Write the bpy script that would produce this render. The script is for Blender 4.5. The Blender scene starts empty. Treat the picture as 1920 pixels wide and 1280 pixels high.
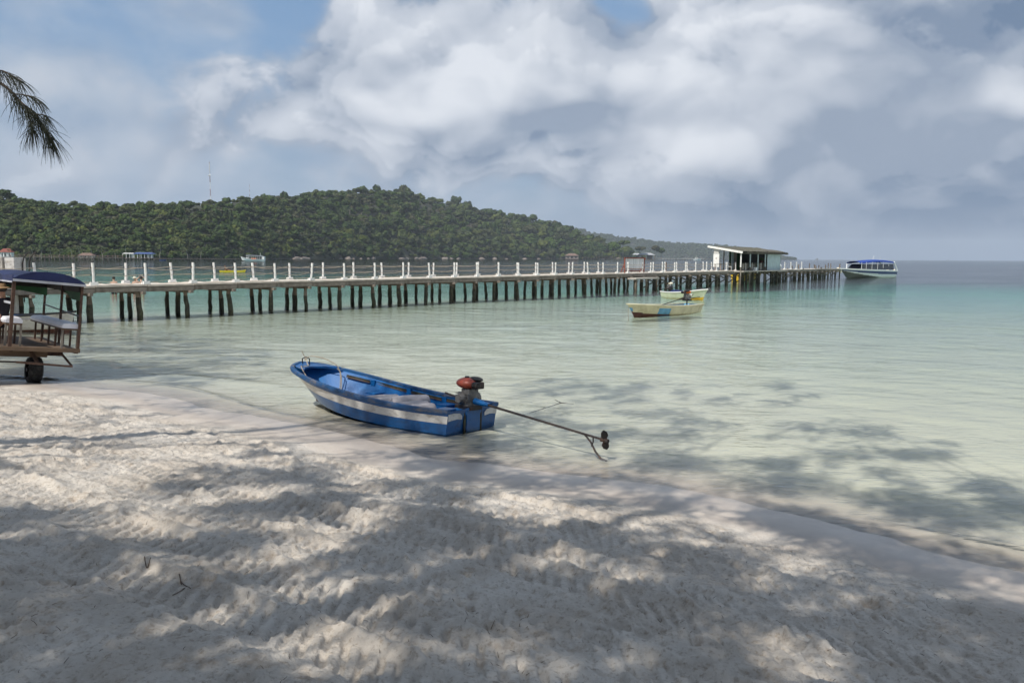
import bpy, math, random
import numpy as np
from mathutils import Vector, Matrix
R = math.radians
sc = bpy.context.scene
col = sc.collection
random.seed(7)
rng = np.random.default_rng(11)

# ---------------------------------------------------------------- camera
FPX = 28.0/36.0*1920.0
HC = 2.4
_p = math.atan(156.7/FPX); _r = R(.31)
CF = Vector((0, math.cos(_p), -math.sin(_p)))
_r0 = Vector((1, 0, 0)); _u0 = Vector((0, math.sin(_p), math.cos(_p)))
CR = _r0*math.cos(_r) + _u0*math.sin(_r)
CU = -_r0*math.sin(_r) + _u0*math.cos(_r)
CL = Vector((0, 0, HC))
cd = bpy.data.cameras.new('camera'); cam = bpy.data.objects.new('camera', cd); col.objects.link(cam)
cd.lens = 28.0; cd.sensor_width = 36.0; cd.clip_start = .05; cd.clip_end = 60000
cam.matrix_world = Matrix(((CR.x, CU.x, -CF.x, CL.x), (CR.y, CU.y, -CF.y, CL.y), (CR.z, CU.z, -CF.z, CL.z), (0, 0, 0, 1)))
sc.camera = cam

# ---------------------------------------------------------------- light, sky, exposure
SUN_EL, SUN_AZ = R(54), math.atan2(-.60, -.80)          # sun stands behind the camera, to its left
SUNV = Vector((math.sin(SUN_AZ)*math.cos(SUN_EL), math.cos(SUN_AZ)*math.cos(SUN_EL), math.sin(SUN_EL)))
sl = bpy.data.lights.new('sun', 'SUN'); sl.energy = 4.0; sl.angle = R(.53); sl.color = (1, .95, .87)
so = bpy.data.objects.new('sun', sl); col.objects.link(so)
so.rotation_euler = SUNV.to_track_quat('Z', 'Y').to_euler(); so.location = (-8, -12, 30)
sc.view_settings.view_transform = 'Standard'; sc.view_settings.look = 'None'
sc.view_settings.exposure = 0.32; sc.view_settings.gamma = 1.0
sc.view_settings.use_curve_mapping = False
sc.render.engine = 'CYCLES'
cy = sc.cycles
cy.use_denoising = True
try: cy.denoiser = 'OPENIMAGEDENOISE'
except Exception: pass
cy.max_bounces = 8; cy.diffuse_bounces = 3; cy.glossy_bounces = 3; cy.transmission_bounces = 3
cy.transparent_max_bounces = 12; cy.volume_bounces = 0; cy.caustics_reflective = False; cy.caustics_refractive = False
cy.sample_clamp_indirect = 4.0
cy.use_adaptive_sampling = True; cy.adaptive_threshold = .02; cy.adaptive_min_samples = 16

class NT:
    """small helper to write node graphs as expressions"""
    def __init__(s, tree): s.t = tree; s.n = tree.nodes; s.l = tree.links
    def node(s, typ, **kw):
        nd = s.n.new(typ)
        for k, v in kw.items(): setattr(nd, k, v)
        return nd
    def put(s, sock, v):
        if isinstance(v, bpy.types.NodeSocket): s.l.new(v, sock)
        elif v is not None:
            if hasattr(sock.default_value, '__len__') and not hasattr(v, '__len__'): v = (v, v, v)
            if hasattr(sock.default_value, '__len__') and len(sock.default_value) == 4 and len(v) == 3: v = (*v, 1)
            sock.default_value = v
    def m(s, op, a, b=None, c=None, clamp=False):
        nd = s.node('ShaderNodeMath', operation=op, use_clamp=clamp)
        for i, v in enumerate((a, b, c)): s.put(nd.inputs[i], v)
        return nd.outputs[0]
    def v(s, op, a, b=None):
        nd = s.node('ShaderNodeVectorMath', operation=op)
        s.put(nd.inputs[0], a)
        if b is not None:
            if op == 'SCALE': s.put(nd.inputs[3], b)
            else: s.put(nd.inputs[1], b)
        return nd.outputs['Value'] if op in ('DOT_PRODUCT', 'LENGTH', 'DISTANCE') else nd.outputs[0]
    def noise(s, vec, scale, detail=4, rough=.55, dist=0.0, lac=2.0):
        nd = s.node('ShaderNodeTexNoise'); s.put(nd.inputs['Vector'], vec)
        for k, q in (('Scale', scale), ('Detail', detail), ('Roughness', rough), ('Distortion', dist), ('Lacunarity', lac)): s.put(nd.inputs[k], q)
        return nd.outputs[0]
    def smooth(s, x, a, b, lo=0.0, hi=1.0):
        nd = s.node('ShaderNodeMapRange', interpolation_type='SMOOTHSTEP')
        for i, q in enumerate((x, a, b, lo, hi)): s.put(nd.inputs[i], q)
        return nd.outputs[0]
    def mix(s, f, a, b, mode='MIX'):
        nd = s.node('ShaderNodeMix', data_type='RGBA', blend_type=mode)
        s.put(nd.inputs[0], f); s.put(nd.inputs[6], a); s.put(nd.inputs[7], b)
        return nd.outputs[2]
    def xyz(s, vec):
        nd = s.node('ShaderNodeSeparateXYZ'); s.put(nd.inputs[0], vec); return nd.outputs
    def comb(s, x, y, z):
        nd = s.node('ShaderNodeCombineXYZ')
        for i, q in enumerate((x, y, z)): s.put(nd.inputs[i], q)
        return nd.outputs[0]

def pix_dir(x, y):
    return (CF + CR*((x-960)/FPX) - CU*((y-640)/FPX)).normalized()

def build_world():
    w = bpy.data.worlds.new('World'); sc.world = w; w.use_nodes = True
    T = NT(w.node_tree); T.n.clear()
    out = T.node('ShaderNodeOutputWorld'); bg = T.node('ShaderNodeBackground')
    sky = T.node('ShaderNodeTexSky', sky_type='NISHITA', sun_disc=False, sun_elevation=SUN_EL, sun_rotation=SUN_AZ,
                 altitude=0, air_density=1.3, dust_density=2.2, ozone_density=1.5)
    d = T.v('NORMALIZE', T.node('ShaderNodeTexCoord').outputs['Generated'])
    z = T.xyz(d)[2]
    zc = T.m('MAXIMUM', z, 0.0)
    sq = T.v('MULTIPLY', d, (1, 1, 1.5))                 # clouds lie flatter than they are wide
    warp = T.node('ShaderNodeTexNoise'); T.put(warp.inputs['Vector'], sq); T.put(warp.inputs['Scale'], 5.0); T.put(warp.inputs['Detail'], 2.0)
    wv = T.v('SCALE', T.v('SUBTRACT', warp.outputs['Color'], (.5, .5, .5)), .20)
    P = T.v('ADD', sq, T.v('SCALE', wv, .5))
    dw = T.v('ADD', d, T.v('SCALE', wv, .62))
    def blob(x, y, rx, ry, amp):
        """soft patch at a direction; rx, ry as half widths in degrees"""
        c = pix_dir(x, y); a, b = math.radians(rx), math.radians(ry)
        q = T.v('LENGTH', T.v('MULTIPLY', T.v('SUBTRACT', dw, tuple(c)), (1/a, 1/a, 1/b)))
        return T.m('MULTIPLY', T.smooth(q, 1.35, .25), amp)
    def total(items):
        a = items[0]
        for i in items[1:]: a = T.m('ADD', a, i)
        return a
    def puff(vec, sc_, det):
        nd = T.node('ShaderNodeTexVoronoi', feature='F1'); T.put(nd.inputs['Vector'], vec); T.put(nd.inputs['Scale'], sc_); T.put(nd.inputs['Detail'], det); T.put(nd.inputs['Roughness'], .55); T.put(nd.inputs['Lacunarity'], 2.2)
        nd.normalize = True
        return T.m('SUBTRACT', 1.0, nd.outputs['Distance'])
    SH = (SUNV.x*.018, SUNV.y*.018, .034)
    n1 = T.noise(P, 4.2, 5, .58)
    n2 = T.noise(T.v('ADD', P, (SUNV.x*.03, SUNV.y*.03, .06)), 4.2, 3, .56)
    b1 = puff(P, 8.0, 1.4); b2 = puff(T.v('ADD', P, SH), 8.0, 1.4)
    n3 = T.m('ADD', T.m('MULTIPLY', T.noise(P, 17.0, 4, .70), .5), T.m('MULTIPLY', b1, .5))
    # thin high veil that greys most of the blue
    veil = T.smooth(T.m('ADD', n1, total([blob(535, 60, 4, 5, -.28), blob(300, 130, 5, 4, -.14), blob(1165, 20, 3.0, 3.0, -.3), blob(120, 80, 9, 7, .12), blob(1700, 150, 20, 12, .3), blob(250, 260, 12, 4, .05)])), .28, .60, .10, .96)
    # cumulus: where the big clouds of the picture stand
    amount = total([blob(830, 120, 11, 6.5, .30), blob(970, 225, 12, 4.2, .46), blob(660, 70, 4.5, 4, .16), blob(460, 195, 8, 3.2, .24), blob(90, 60, 9, 6, .05), blob(1350, 150, 11, 8, .30), blob(1640, 270, 20, 7.5, .34),
                    blob(1780, 80, 12, 8, .26), blob(1085, 335, 4.5, 1.8, .17), blob(530, 60, 5, 6, -.12), blob(1160, 18, 2.0, 1.6, -.26), blob(1195, 50, 1.5, 1.5, -.2), blob(310, 130, 5, 4, -.12)])
    den = T.m('ADD', n1, amount)
    den = T.m('ADD', den, T.m('MULTIPLY', T.m('SUBTRACT', n3, .62), .55))
    cov = T.smooth(den, .46, .66)
    light = T.smooth(T.m('ADD', T.m('MULTIPLY', T.m('SUBTRACT', n1, n2), .9), T.m('ADD', T.m('MULTIPLY', T.m('SUBTRACT', b1, b2), 1.1), T.m('MULTIPLY', T.m('SUBTRACT', n3, .62), .30))), -.36, .30)
    dark = total([blob(960, 240, 11, 3.4, .36), blob(650, 125, 5, 3.0, .28), blob(740, 120, 3, 2, .2), blob(1660, 310, 20, 7, .42), blob(1410, 250, 5, 2.5, .18), blob(1790, 90, 10, 7, .40), blob(1120, 120, 4, 5, .20)])
    bright = total([blob(680, 40, 4.5, 2.4, .30), blob(885, 85, 3.2, 3, .32), blob(790, 185, 6, 2.0, .28), blob(1270, 120, 4.5, 6, .26), blob(1330, 270, 7, 1.7, .44), blob(1500, 110, 4, 4, .20), blob(450, 190, 5, 2, .26), blob(1890, 165, 2.6, 2, .62), blob(1030, 50, 5, 3, .18)])
    lum = T.m('ADD', T.m('MULTIPLY', light, .58), T.m('ADD', .21, T.m('SUBTRACT', T.m('MULTIPLY', bright, .8), T.m('MULTIPLY', dark, .88))), clamp=True)
    # stacked billows: each thicker layer shows a crisp sunlit edge
    den2 = T.m('ADD', den, T.m('MULTIPLY', T.m('SUBTRACT', T.noise(P, 30.0, 3, .62), .5), .14))
    rims = T.m('ADD', T.smooth(den2, .60, .66), T.m('ADD', T.smooth(den2, .74, .80), T.smooth(den2, .88, .95)))
    lum = T.m('ADD', lum, T.m('MULTIPLY', T.m('SUBTRACT', T.m('MULTIPLY', rims, .62), .80), .22), clamp=True)
    ccol = T.mix(lum, (.130, .190, .290), (.63, .66, .71))
    skyc = T.mix(.55, T.v('SCALE', sky.outputs[0], .085), (.16, .30, .53))
    skyc = T.mix(veil, skyc, T.mix(light, (.24, .315, .43), (.40, .455, .535)))
    # thick pale air near the horizon, greyer under the rain cloud on the right
    rain = T.smooth(T.v('DOT_PRODUCT', d, tuple(Vector((.62, .78, 0)).normalized())), .66, 1.0)
    hz = T.mix(rain, (.315, .395, .505), (.165, .225, .325))
    band = T.m('SUBTRACT', 1.0, T.smooth(zc, -.02, .13))
    res = T.mix(T.m('MULTIPLY', cov, .95), skyc, ccol)
    res = T.mix(T.m('MULTIPLY', band, .94), res, hz)
    T.put(bg.inputs['Color'], res); T.put(bg.inputs['Strength'], 1.0)
    T.l.new(bg.outputs[0], out.inputs['Surface'])
build_world()

def at(x, y, z=0.0):
    d = CF + CR*((x-960)/FPX) - CU*((y-640)/FPX)
    return CL + d*((z-HC)/d.z)
def atY(x, y, Y):
    d = CF + CR*((x-960)/FPX) - CU*((y-640)/FPX)
    return CL + d*(Y/d.y)
def proj(P):
    d = Vector(P)-CL; k = d.dot(CF)
    return 960+FPX*d.dot(CR)/k, 640-FPX*d.dot(CU)/k, k
def horizon(x): return 483.3 + .0054*(x-960)

# ---------------------------------------------------------------- materials
MATS = {}
def mat(name, color, rough=.7, var=.25, scale=6.0, bump=0.0, bscale=40.0, metal=0.0, color2=None, dirt=None, dirt_scale=2.0, dirt_amt=.5, stretch=(1, 1, 1), spec=.5, coat=0.0):
    m = bpy.data.materials.new(name); m.use_nodes = True
    T = NT(m.node_tree); b = T.n['Principled BSDF']
    tc = T.node('ShaderNodeTexCoord').outputs['Object']
    v = T.v('MULTIPLY', tc, stretch)
    n = T.noise(v, scale, 6, .6)
    c2 = color2 or tuple(max(0, c*(1-var)) for c in color)
    c = T.mix(T.smooth(n, .3, .7), c2, color)
    if dirt:
        n3 = T.noise(v, dirt_scale, 8, .7, .4)
        c = T.mix(T.m('MULTIPLY', T.smooth(n3, .48, .68), dirt_amt), c, dirt)
    T.put(b.inputs['Base Color'], c); b.inputs['Roughness'].default_value = rough
    b.inputs['Metallic'].default_value = metal; b.inputs['Specular IOR Level'].default_value = spec
    if coat: b.inputs['Coat Weight'].default_value = coat; b.inputs['Coat Roughness'].default_value = .15
    if bump:
        bp = T.node('ShaderNodeBump'); bp.inputs['Strength'].default_value = bump; bp.inputs['Distance'].default_value = .01
        T.put(bp.inputs['Height'], T.noise(v, bscale, 4, .6)); T.l.new(bp.outputs[0], b.inputs['Normal'])
    MATS[name] = m
    return m
mat('white_paint', (.80, .79, .76), .5, .12, 5, .15, 30, dirt=(.42, .36, .29), dirt_scale=7, dirt_amt=.45)
mat('concrete', (.50, .46, .41), .9, .3, 2.5, .4, 30, dirt=(.28, .25, .22), dirt_scale=1.3, dirt_amt=.5)
mat('deck_top', (.62, .55, .47), .9, .25, 2, .3, 30)
mat('old_wood', (.20, .17, .14), .9, .5, 3, .6, 18, dirt=(.42, .38, .33), dirt_scale=2.2, dirt_amt=.55, stretch=(1, 1, .35))
mat('pile_wood', (.165, .128, .095), .9, .5, 4, .7, 14, dirt=(.30, .25, .20), dirt_scale=2.6, dirt_amt=.6, stretch=(1, 1, .3))
mat('tide_wood', (.045, .042, .028), .8, .5, 7, .8, 20, dirt=(.09, .095, .05), dirt_scale=5, dirt_amt=.7)
mat('beam_wood', (.27, .235, .195), .9, .5, 2.0, .5, 18, dirt=(.09, .075, .06), dirt_scale=1.4, dirt_amt=.75)
mat('rope', (.45, .38, .29), .9, .3, 20)
mat('black_rubber', (.018, .018, .02), .7, .3, 8, .3, 60)
mat('dark_metal', (.035, .03, .028), .5, .4, 9, .3, 50, metal=.4, dirt=(.12, .05, .025), dirt_scale=9, dirt_amt=.5)
mat('shaft_metal', (.035, .022, .018), .55, .4, 9, .3, 50, dirt=(.02, .017, .016), dirt_scale=7, dirt_amt=.7)
mat('engine_metal', (.22, .21, .20), .5, .5, 14, .4, 50, metal=.5, dirt=(.03, .028, .025), dirt_scale=11, dirt_amt=.85)
mat('engine_red', (.36, .060, .028), .42, .3, 9, .2, 60, dirt=(.12, .05, .035), dirt_scale=9, dirt_amt=.55)
mat('engine_orange', (.75, .16, .02), .45, .2, 9)
mat('engine_cream', (.72, .66, .52), .5, .2, 9)
mat('boat_blue', (.002, .090, .280), .36, .28, 3, .25, 22, dirt=(.006, .045, .14), dirt_scale=5.5, dirt_amt=.75, stretch=(.6, 1, 1.6), coat=.1)
mat('boat_blue_in', (.002, .108, .335), .5, .3, 3, .25, 18, dirt=(.012, .14, .36), dirt_scale=5, dirt_amt=.5, spec=.35)
mat('boat_white', (.62, .60, .57), .55, .2, 3, .3, 30, dirt=(.26, .22, .18), dirt_scale=7, dirt_amt=.7, stretch=(.7, 1, 1.6))
mat('boat_rail', (.005, .07, .20), .5, .4, 5, .4, 26, dirt=(.16, .14, .12), dirt_scale=7, dirt_amt=.75, stretch=(.5, 1, 1))
mat('antifoul', (.11, .035, .025), .8, .3, 5, .4, 20, dirt=(.05, .035, .03), dirt_scale=3, dirt_amt=.7)
mat('cream_hull', (.58, .55, .38), .5, .2, 3, .2, 20, dirt=(.30, .27, .16), dirt_scale=2.2, dirt_amt=.7)
mat('green_hull', (.52, .60, .44), .5, .15, 3, .2, 20, dirt=(.40, .42, .26), dirt_scale=2.2, dirt_amt=.5)
mat('patch_blue', (.10, .33, .55), .5, .3, 5, .2, 20)
mat('navy', (.015, .035, .15), .5, .3, 5, .2, 20)
mat('fender_grey', (.36, .34, .36), .75, .2, 7, .3, 30, dirt=(.20, .18, .17), dirt_scale=8, dirt_amt=.5)
mat('gel_white', (.80, .80, .79), .25, .08, 3, coat=.3)
mat('gel_grey', (.62, .63, .65), .3, .1, 3)
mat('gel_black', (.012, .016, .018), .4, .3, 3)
mat('canvas_blue', (.010, .055, .33), .8, .25, 4, .3, 14)
mat('glass_dark', (.012, .014, .018), .12, .3, 3)
mat('yellow', (.62, .40, .02), .45, .25, 3, dirt=(.35, .22, .02), dirt_scale=3, dirt_amt=.6)
mat('bright_yellow', (.80, .62, .02), .4, .1, 3)
mat('tarp_navy', (.009, .018, .095), .6, .35, 5, .4, 10)
mat('tarp_grey', (.45, .46, .50), .6, .15, 5)
mat('tarp_green', (.022, .10, .03), .65, .35, 4, .5, 9)
mat('tarp_dark', (.022, .017, .016), .8, .4, 4)
mat('rust_frame', (.085, .042, .026), .75, .5, 9, .4, 40, dirt=(.20, .12, .08), dirt_scale=8, dirt_amt=.6)
mat('trailer_wood', (.165, .108, .066), .8, .4, 6, .4, 26, dirt=(.09, .06, .04), dirt_scale=5, dirt_amt=.7, stretch=(.3, 1, 1))  # base tone lowered to stand in for tree shade on the trailer
mat('cushion', (.74, .74, .79), .45, .12, 7, .5, 9)
mat('tyre', (.022, .021, .020), .85, .4, 20, .5, 50, dirt=(.12, .11, .10), dirt_scale=12, dirt_amt=.4)
mat('thatch', (.125, .115, .09), .95, .5, 6, .9, 40, dirt=(.10, .115, .045), dirt_scale=1.2, dirt_amt=.7)
mat('wall_blue', (.50, .60, .62), .7, .15, 2, .2, 20, dirt=(.36, .40, .40), dirt_scale=3, dirt_amt=.5)
mat('wall_pink', (.34, .27, .24), .8, .2, 3)
mat('red_frame', (.26, .065, .04), .7, .4, 8, .3, 30)
mat('slat_cream', (.62, .57, .46), .7, .2, 8)
mat('skin', (.42, .23, .15), .6, .12, 8)
mat('skin_pale', (.55, .34, .25), .6, .12, 8)
mat('hair', (.022, .015, .012), .7, .3, 20)
mat('cloth_dark', (.016, .013, .022), .9, .3, 12, .3, 50)
mat('cloth_teal', (.02, .20, .14), .8, .2, 12)
mat('straw', (.35, .22, .11), .9, .3, 20)
mat('roof_red', (.24, .06, .04), .8, .35, .6)
mat('roof_brown', (.19, .125, .10), .9, .35, .6)
mat('roof_grey', (.36, .37, .39), .7, .2, .4)
mat('roof_blue', (.05, .085, .24), .6, .2, .3)
mat('far_wood', (.13, .105, .09), .9, .4, .5)
mat('far_white', (.72, .71, .69), .7, .1, .5)
mat('rock', (.30, .25, .22), .9, .5, .35, dirt=(.12, .10, .09), dirt_scale=.6, dirt_amt=.7)
mat('earth', (.035, .040, .020), .95, .4, .05, dirt=(.07, .05, .035), dirt_scale=.02, dirt_amt=.5)
mat('bark', (.12, .095, .075), .95, .4, 5, .6, 18)
mat('bark_pale', (.28, .25, .21), .95, .3, 3)
mat('needle', (.07, .09, .035), .8, .5, 3)
mat('needle_dark', (.022, .028, .014), .8, .4, 9)
mat('twig', (.12, .085, .06), .9, .4, 20)

def leaf_mat(name, greens, rough=.75):
    m = bpy.data.materials.new(name); m.use_nodes = True
    T = NT(m.node_tree); b = T.n['Principled BSDF']
    at_ = T.node('ShaderNodeAttribute', attribute_name='tint').outputs['Fac']
    rnd = T.node('ShaderNodeObjectInfo').outputs['Random']
    f = T.m('FRACT', T.m('ADD', at_, rnd))
    cr = T.node('ShaderNodeValToRGB'); T.put(cr.inputs[0], f)
    e = cr.color_ramp.elements
    while len(e) < len(greens): e.new(.5)
    for i, g in enumerate(greens):
        e[i].position = i/(len(greens)-1); e[i].color = (*g, 1)
    n = T.noise(T.node('ShaderNodeNewGeometry').outputs['Position'], .45, 3, .6)
    c = T.mix(T.smooth(n, .3, .7), T.mix(.5, cr.outputs[0], (.018, .03, .012)), cr.outputs[0])
    T.put(b.inputs['Base Color'], c); b.inputs['Roughness'].default_value = rough
    b.inputs['Specular IOR Level'].default_value = .25
    MATS[name] = m
leaf_mat('jungle_leaf', [(.036, .064, .014), (.050, .086, .016), (.062, .105, .018), (.075, .100, .024), (.040, .070, .018), (.115, .140, .024), (.062, .070, .030), (.044, .080, .018), (.088, .084, .044), (.055, .092, .020)])
leaf_mat('far_leaf', [(.034, .052, .022), (.045, .068, .024), (.055, .075, .030), (.040, .060, .024)])
leaf_mat('palm_leaf', [(.060, .080, .024), (.085, .098, .030), (.055, .075, .022)])

# ---------------------------------------------------------------- mesh helpers
class MB:
    def __init__(s): s.v = []; s.f = []; s.mi = []
    def add(s, vs, fs, mi=0):
        o = len(s.v); s.v.extend([tuple(q) for q in vs]); s.f.extend([tuple(i+o for i in f) for f in fs]); s.mi.extend([mi]*len(fs)); return s
    def box(s, c, size, rot=None, mi=0, taper=1.0):
        x, y, z = [q/2 for q in size]; c = Vector(c)
        vs = [Vector((a*x*(taper if d > 0 else 1), b*y*(taper if d > 0 else 1), d*z)) for d in (-1, 1) for b in (-1, 1) for a in (-1, 1)]
        if rot is not None: vs = [rot @ q for q in vs]
        return s.add([q+c for q in vs], [(0, 2, 3, 1), (4, 5, 7, 6), (0, 1, 5, 4), (2, 6, 7, 3), (0, 4, 6, 2), (1, 3, 7, 5)], mi)
    def beam(s, a, b, w, h, mi=0, up=(0, 0, 1)):
        a = Vector(a); b = Vector(b); d = (b-a); L = d.length; d.normalize()
        up = Vector(up); sd = d.cross(up)
        if sd.length < 1e-4: sd = Vector((1, 0, 0))
        sd.normalize(); u = sd.cross(d)
        rot = Matrix((d, -sd, u)).transposed() if False else Matrix(((d.x, -sd.x, u.x), (d.y, -sd.y, u.y), (d.z, -sd.z, u.z)))
        return s.box((a+b)/2, (L, w, h), rot, mi)
    def tube(s, pts, rad, n=8, mi=0, cap=True):
        pts = [Vector(q) for q in pts]; k = len(pts)
        if not hasattr(rad, '__len__'): rad = [rad]*k
        vs = []; prev = None
        for i, q in enumerate(pts):
            d = (pts[min(i+1, k-1)]-pts[max(i-1, 0)]).normalized()
            if prev is None:
                a = d.cross(Vector((0, 0, 1)))
                if a.length < 1e-3: a = Vector((1, 0, 0))
            else: a = prev - d*prev.dot(d)
            a.normalize(); prev = a; b = d.cross(a)
            for j in range(n):
                t = 2*math.pi*j/n; vs.append(q + (a*math.cos(t)+b*math.sin(t))*rad[i])
        fs = [(i*n+j, i*n+(j+1) % n, (i+1)*n+(j+1) % n, (i+1)*n+j) for i in range(k-1) for j in range(n)]
        if cap: fs += [tuple(range(n-1, -1, -1)), tuple((k-1)*n+j for j in range(n))]
        return s.add(vs, fs, mi)
    def ell(s, c, r, nu=10, nv=7, mi=0, rot=None, jit=0.0, rnd=None):
        c = Vector(c); vs = []; fs = []
        for i in range(nv+1):
            ph = math.pi*i/nv
            for j in range(nu):
                th = 2*math.pi*j/nu
                q = Vector((r[0]*math.sin(ph)*math.cos(th), r[1]*math.sin(ph)*math.sin(th), r[2]*math.cos(ph)))
                if jit and 0 < i < nv: q *= 1+jit*((rnd or random).random()*2-1)
                if rot is not None: q = rot @ q
                vs.append(c+q)
        for i in range(nv):
            for j in range(nu): fs.append((i*nu+j, (i+1)*nu+j, (i+1)*nu+(j+1) % nu, i*nu+(j+1) % nu))
        return s.add(vs, fs, mi)
    def mesh(s, name, mats, smooth=False):
        me = bpy.data.meshes.new(name); me.from_pydata(s.v, [], s.f)
        for m in (mats if isinstance(mats, (list, tuple)) else [mats]): me.materials.append(MATS[m])
        if any(s.mi): me.polygons.foreach_set('material_index', s.mi)
        if smooth:
            me.polygons.foreach_set('use_smooth', [True]*len(s.f))
            try: me.set_sharp_from_angle(angle=R(40))
            except Exception: pass
        me.update(); return me
    def build(s, name, mats, parent=None, smooth=False, bevel=0.0):
        o = bpy.data.objects.new(name, s.mesh(name, mats, smooth)); col.objects.link(o)
        if parent is not None: o.parent = parent
        if bevel:
            b = o.modifiers.new('bevel', 'BEVEL'); b.width = bevel; b.segments = 2; b.limit_method = 'ANGLE'
        return o
def np_mesh(name, V, Fq, mats, smooth=False, tint=None):
    me = bpy.data.meshes.new(name)
    V = np.asarray(V, np.float32); Fq = np.asarray(Fq, np.int32); k = Fq.shape[1]
    me.vertices.add(len(V)); me.vertices.foreach_set('co', V.ravel())
    me.loops.add(Fq.size); me.loops.foreach_set('vertex_index', Fq.ravel())
    me.polygons.add(len(Fq)); me.polygons.foreach_set('loop_start', np.arange(0, Fq.size, k, dtype=np.int32))
    try: me.polygons.foreach_set('loop_total', np.full(len(Fq), k, np.int32))
    except Exception: pass
    for m in (mats if isinstance(mats, (list, tuple)) else [mats]): me.materials.append(MATS[m])
    if smooth: me.polygons.foreach_set('use_smooth', np.ones(len(Fq), bool))
    if tint is not None:
        a = me.attributes.new('tint', 'FLOAT', 'POINT'); a.data.foreach_set('value', np.asarray(tint, np.float32))
    me.update(calc_edges=True); me.validate(); return me
def link(name, me, parent=None):
    o = bpy.data.objects.new(name, me); col.objects.link(o)
    if parent is not None: o.parent = parent
    return o
def tag(o, label=None, cat=None, group=None, kind=None):
    if label: o['label'] = label
    if cat: o['category'] = cat
    if group: o['group'] = group
    if kind: o['kind'] = kind
    return o
def thing(name, label, cat, loc=(0, 0, 0), rz=0.0, group=None):
    o = bpy.data.objects.new(name, None); col.objects.link(o); o.empty_display_size = .2
    o.location = loc; o.rotation_euler = (0, 0, rz)
    return tag(o, label, cat, group)
def copy_part(src, parent, loc=None, rot=None, scale=None):
    c = src.copy(); col.objects.link(c); c.parent = parent
    if loc is not None: c.location = loc
    if rot is not None: c.rotation_euler = rot
    if scale is not None: c.scale = scale
    return c
def hash2(ix, iy, seed):
    h = (ix.astype(np.int64)*374761393 + iy.astype(np.int64)*668265263 + seed*1442695041) & 0x7fffffff
    h = ((h ^ (h >> 13))*1274126177) & 0x7fffffff
    h = h ^ (h >> 16)
    return (h & 0xffffff)/float(0xffffff)
def vnoise(x, y, seed=0):
    ix = np.floor(x); iy = np.floor(y); fx = x-ix; fy = y-iy
    fx = fx*fx*fx*(fx*(fx*6-15)+10); fy = fy*fy*fy*(fy*(fy*6-15)+10)
    a = hash2(ix, iy, seed); b = hash2(ix+1, iy, seed); c = hash2(ix, iy+1, seed); d = hash2(ix+1, iy+1, seed)
    return (a*(1-fx)+b*fx)*(1-fy) + (c*(1-fx)+d*fx)*fy - .5
def fbm(x, y, oct=4, seed=0, gain=.5):
    s = 0; a = 1.0
    for o in range(oct):
        s = s + a*vnoise(x, y, seed+o*17); x = x*2.03+3.1; y = y*2.03-1.7; a *= gain
    return s

# ---------------------------------------------------------------- the beach and the seabed (one sheet)
SHORE = [at(*q) for q in [(-100, 708), (0, 712), (150, 722), (250, 735), (400, 765), (600, 805), (750, 842), (900, 868), (1000, 882), (1300, 922), (1500, 965), (1700, 1010), (1920, 1075)]]
E1 = np.array((.80, -.60)); E2 = np.array((.60, .80))
_st = np.array([q.x*E1[0]+q.y*E1[1] for q in SHORE]); _sn = np.array([q.x*E2[0]+q.y*E2[1] for q in SHORE])
_o = np.argsort(_st); _st = _st[_o]; _sn = _sn[_o]
_st = np.concatenate(([-9000, -60], _st, [9., 60, 9000])); _sn = np.concatenate(([_sn[0]-1.5, _sn[0]-.9], _sn, [_sn[-1]-.3, _sn[-1]+3, _sn[-1]+3]))
def shore_s(x, y):
    """distance inland from the waterline (negative: out at sea)"""
    t = x*E1[0]+y*E1[1]; n = x*E2[0]+y*E2[1]
    k = 0
    for dt in (-.5, 0, .5): k = k + np.interp(t+dt, _st, _sn)/3
    return k-n, t
def ground_base(x, y):
    s, t = shore_s(x, y)
    s = s + .10*np.sin(t*1.3)*np.exp(-(s/3)**2)
    land = np.where(s < 1.0, .062*s, .062+.060*(s-1.0)+  .06*(1-np.exp(-np.maximum(s-1.0, 0)/1.3))+.056*np.clip(s-1.0, 0, 4.8))
    land = np.minimum(land, .80+.02*np.maximum(s-7, 0)); land = np.minimum(land, 1.1)
    S = np.maximum(-s, 0)
    behind = (x+.5238*30.4)*-.7836+(y-30.4)*.6212-1.76          # distance beyond the far side of the pier
    sea = -(.030*np.minimum(S, 2)+.27*(1-np.exp(-np.maximum(S-2, 0)/17))+.40*(1-np.exp(-np.maximum(behind-1, 0)/9))+np.clip((S-30)/380, 0, 1)**1.15*6.5)
    return np.where(s > 0, land, sea), s, t

# detail map of the sand around the camera: footprints, tyre tracks, furrows
GX0, GX1, GY0, GY1, GS = -12.0, 6.5, 1.6, 15.6, .0118
gnx = int((GX1-GX0)/GS); gny = int((GY1-GY0)/GS)
gx = GX0+np.arange(gnx)*GS; gy = GY0+np.arange(gny)*GS
GXX, GYY = np.meshgrid(gx, gy)
gs, gt = shore_s(GXX, GYY)
gn = GXX*E2[0]+GYY*E2[1]
dry = np.clip((gs-.85-.25*vnoise(gt*.9, gs*.9, 5))/.5, 0, 1); dry = dry*dry*(3-2*dry)
H = .030*fbm(GXX*.8, GYY*.8, 2, 3)+.016*fbm(GXX*2.4, GYY*3.0, 2, 9)+.014*fbm(GXX*7, GYY*8, 3, 21)+.020*fbm(GXX*17, GYY*19, 3, 23, .6)
H += .012*np.abs(fbm(GXX*12, GYY*12, 3, 31, .6))
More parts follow.
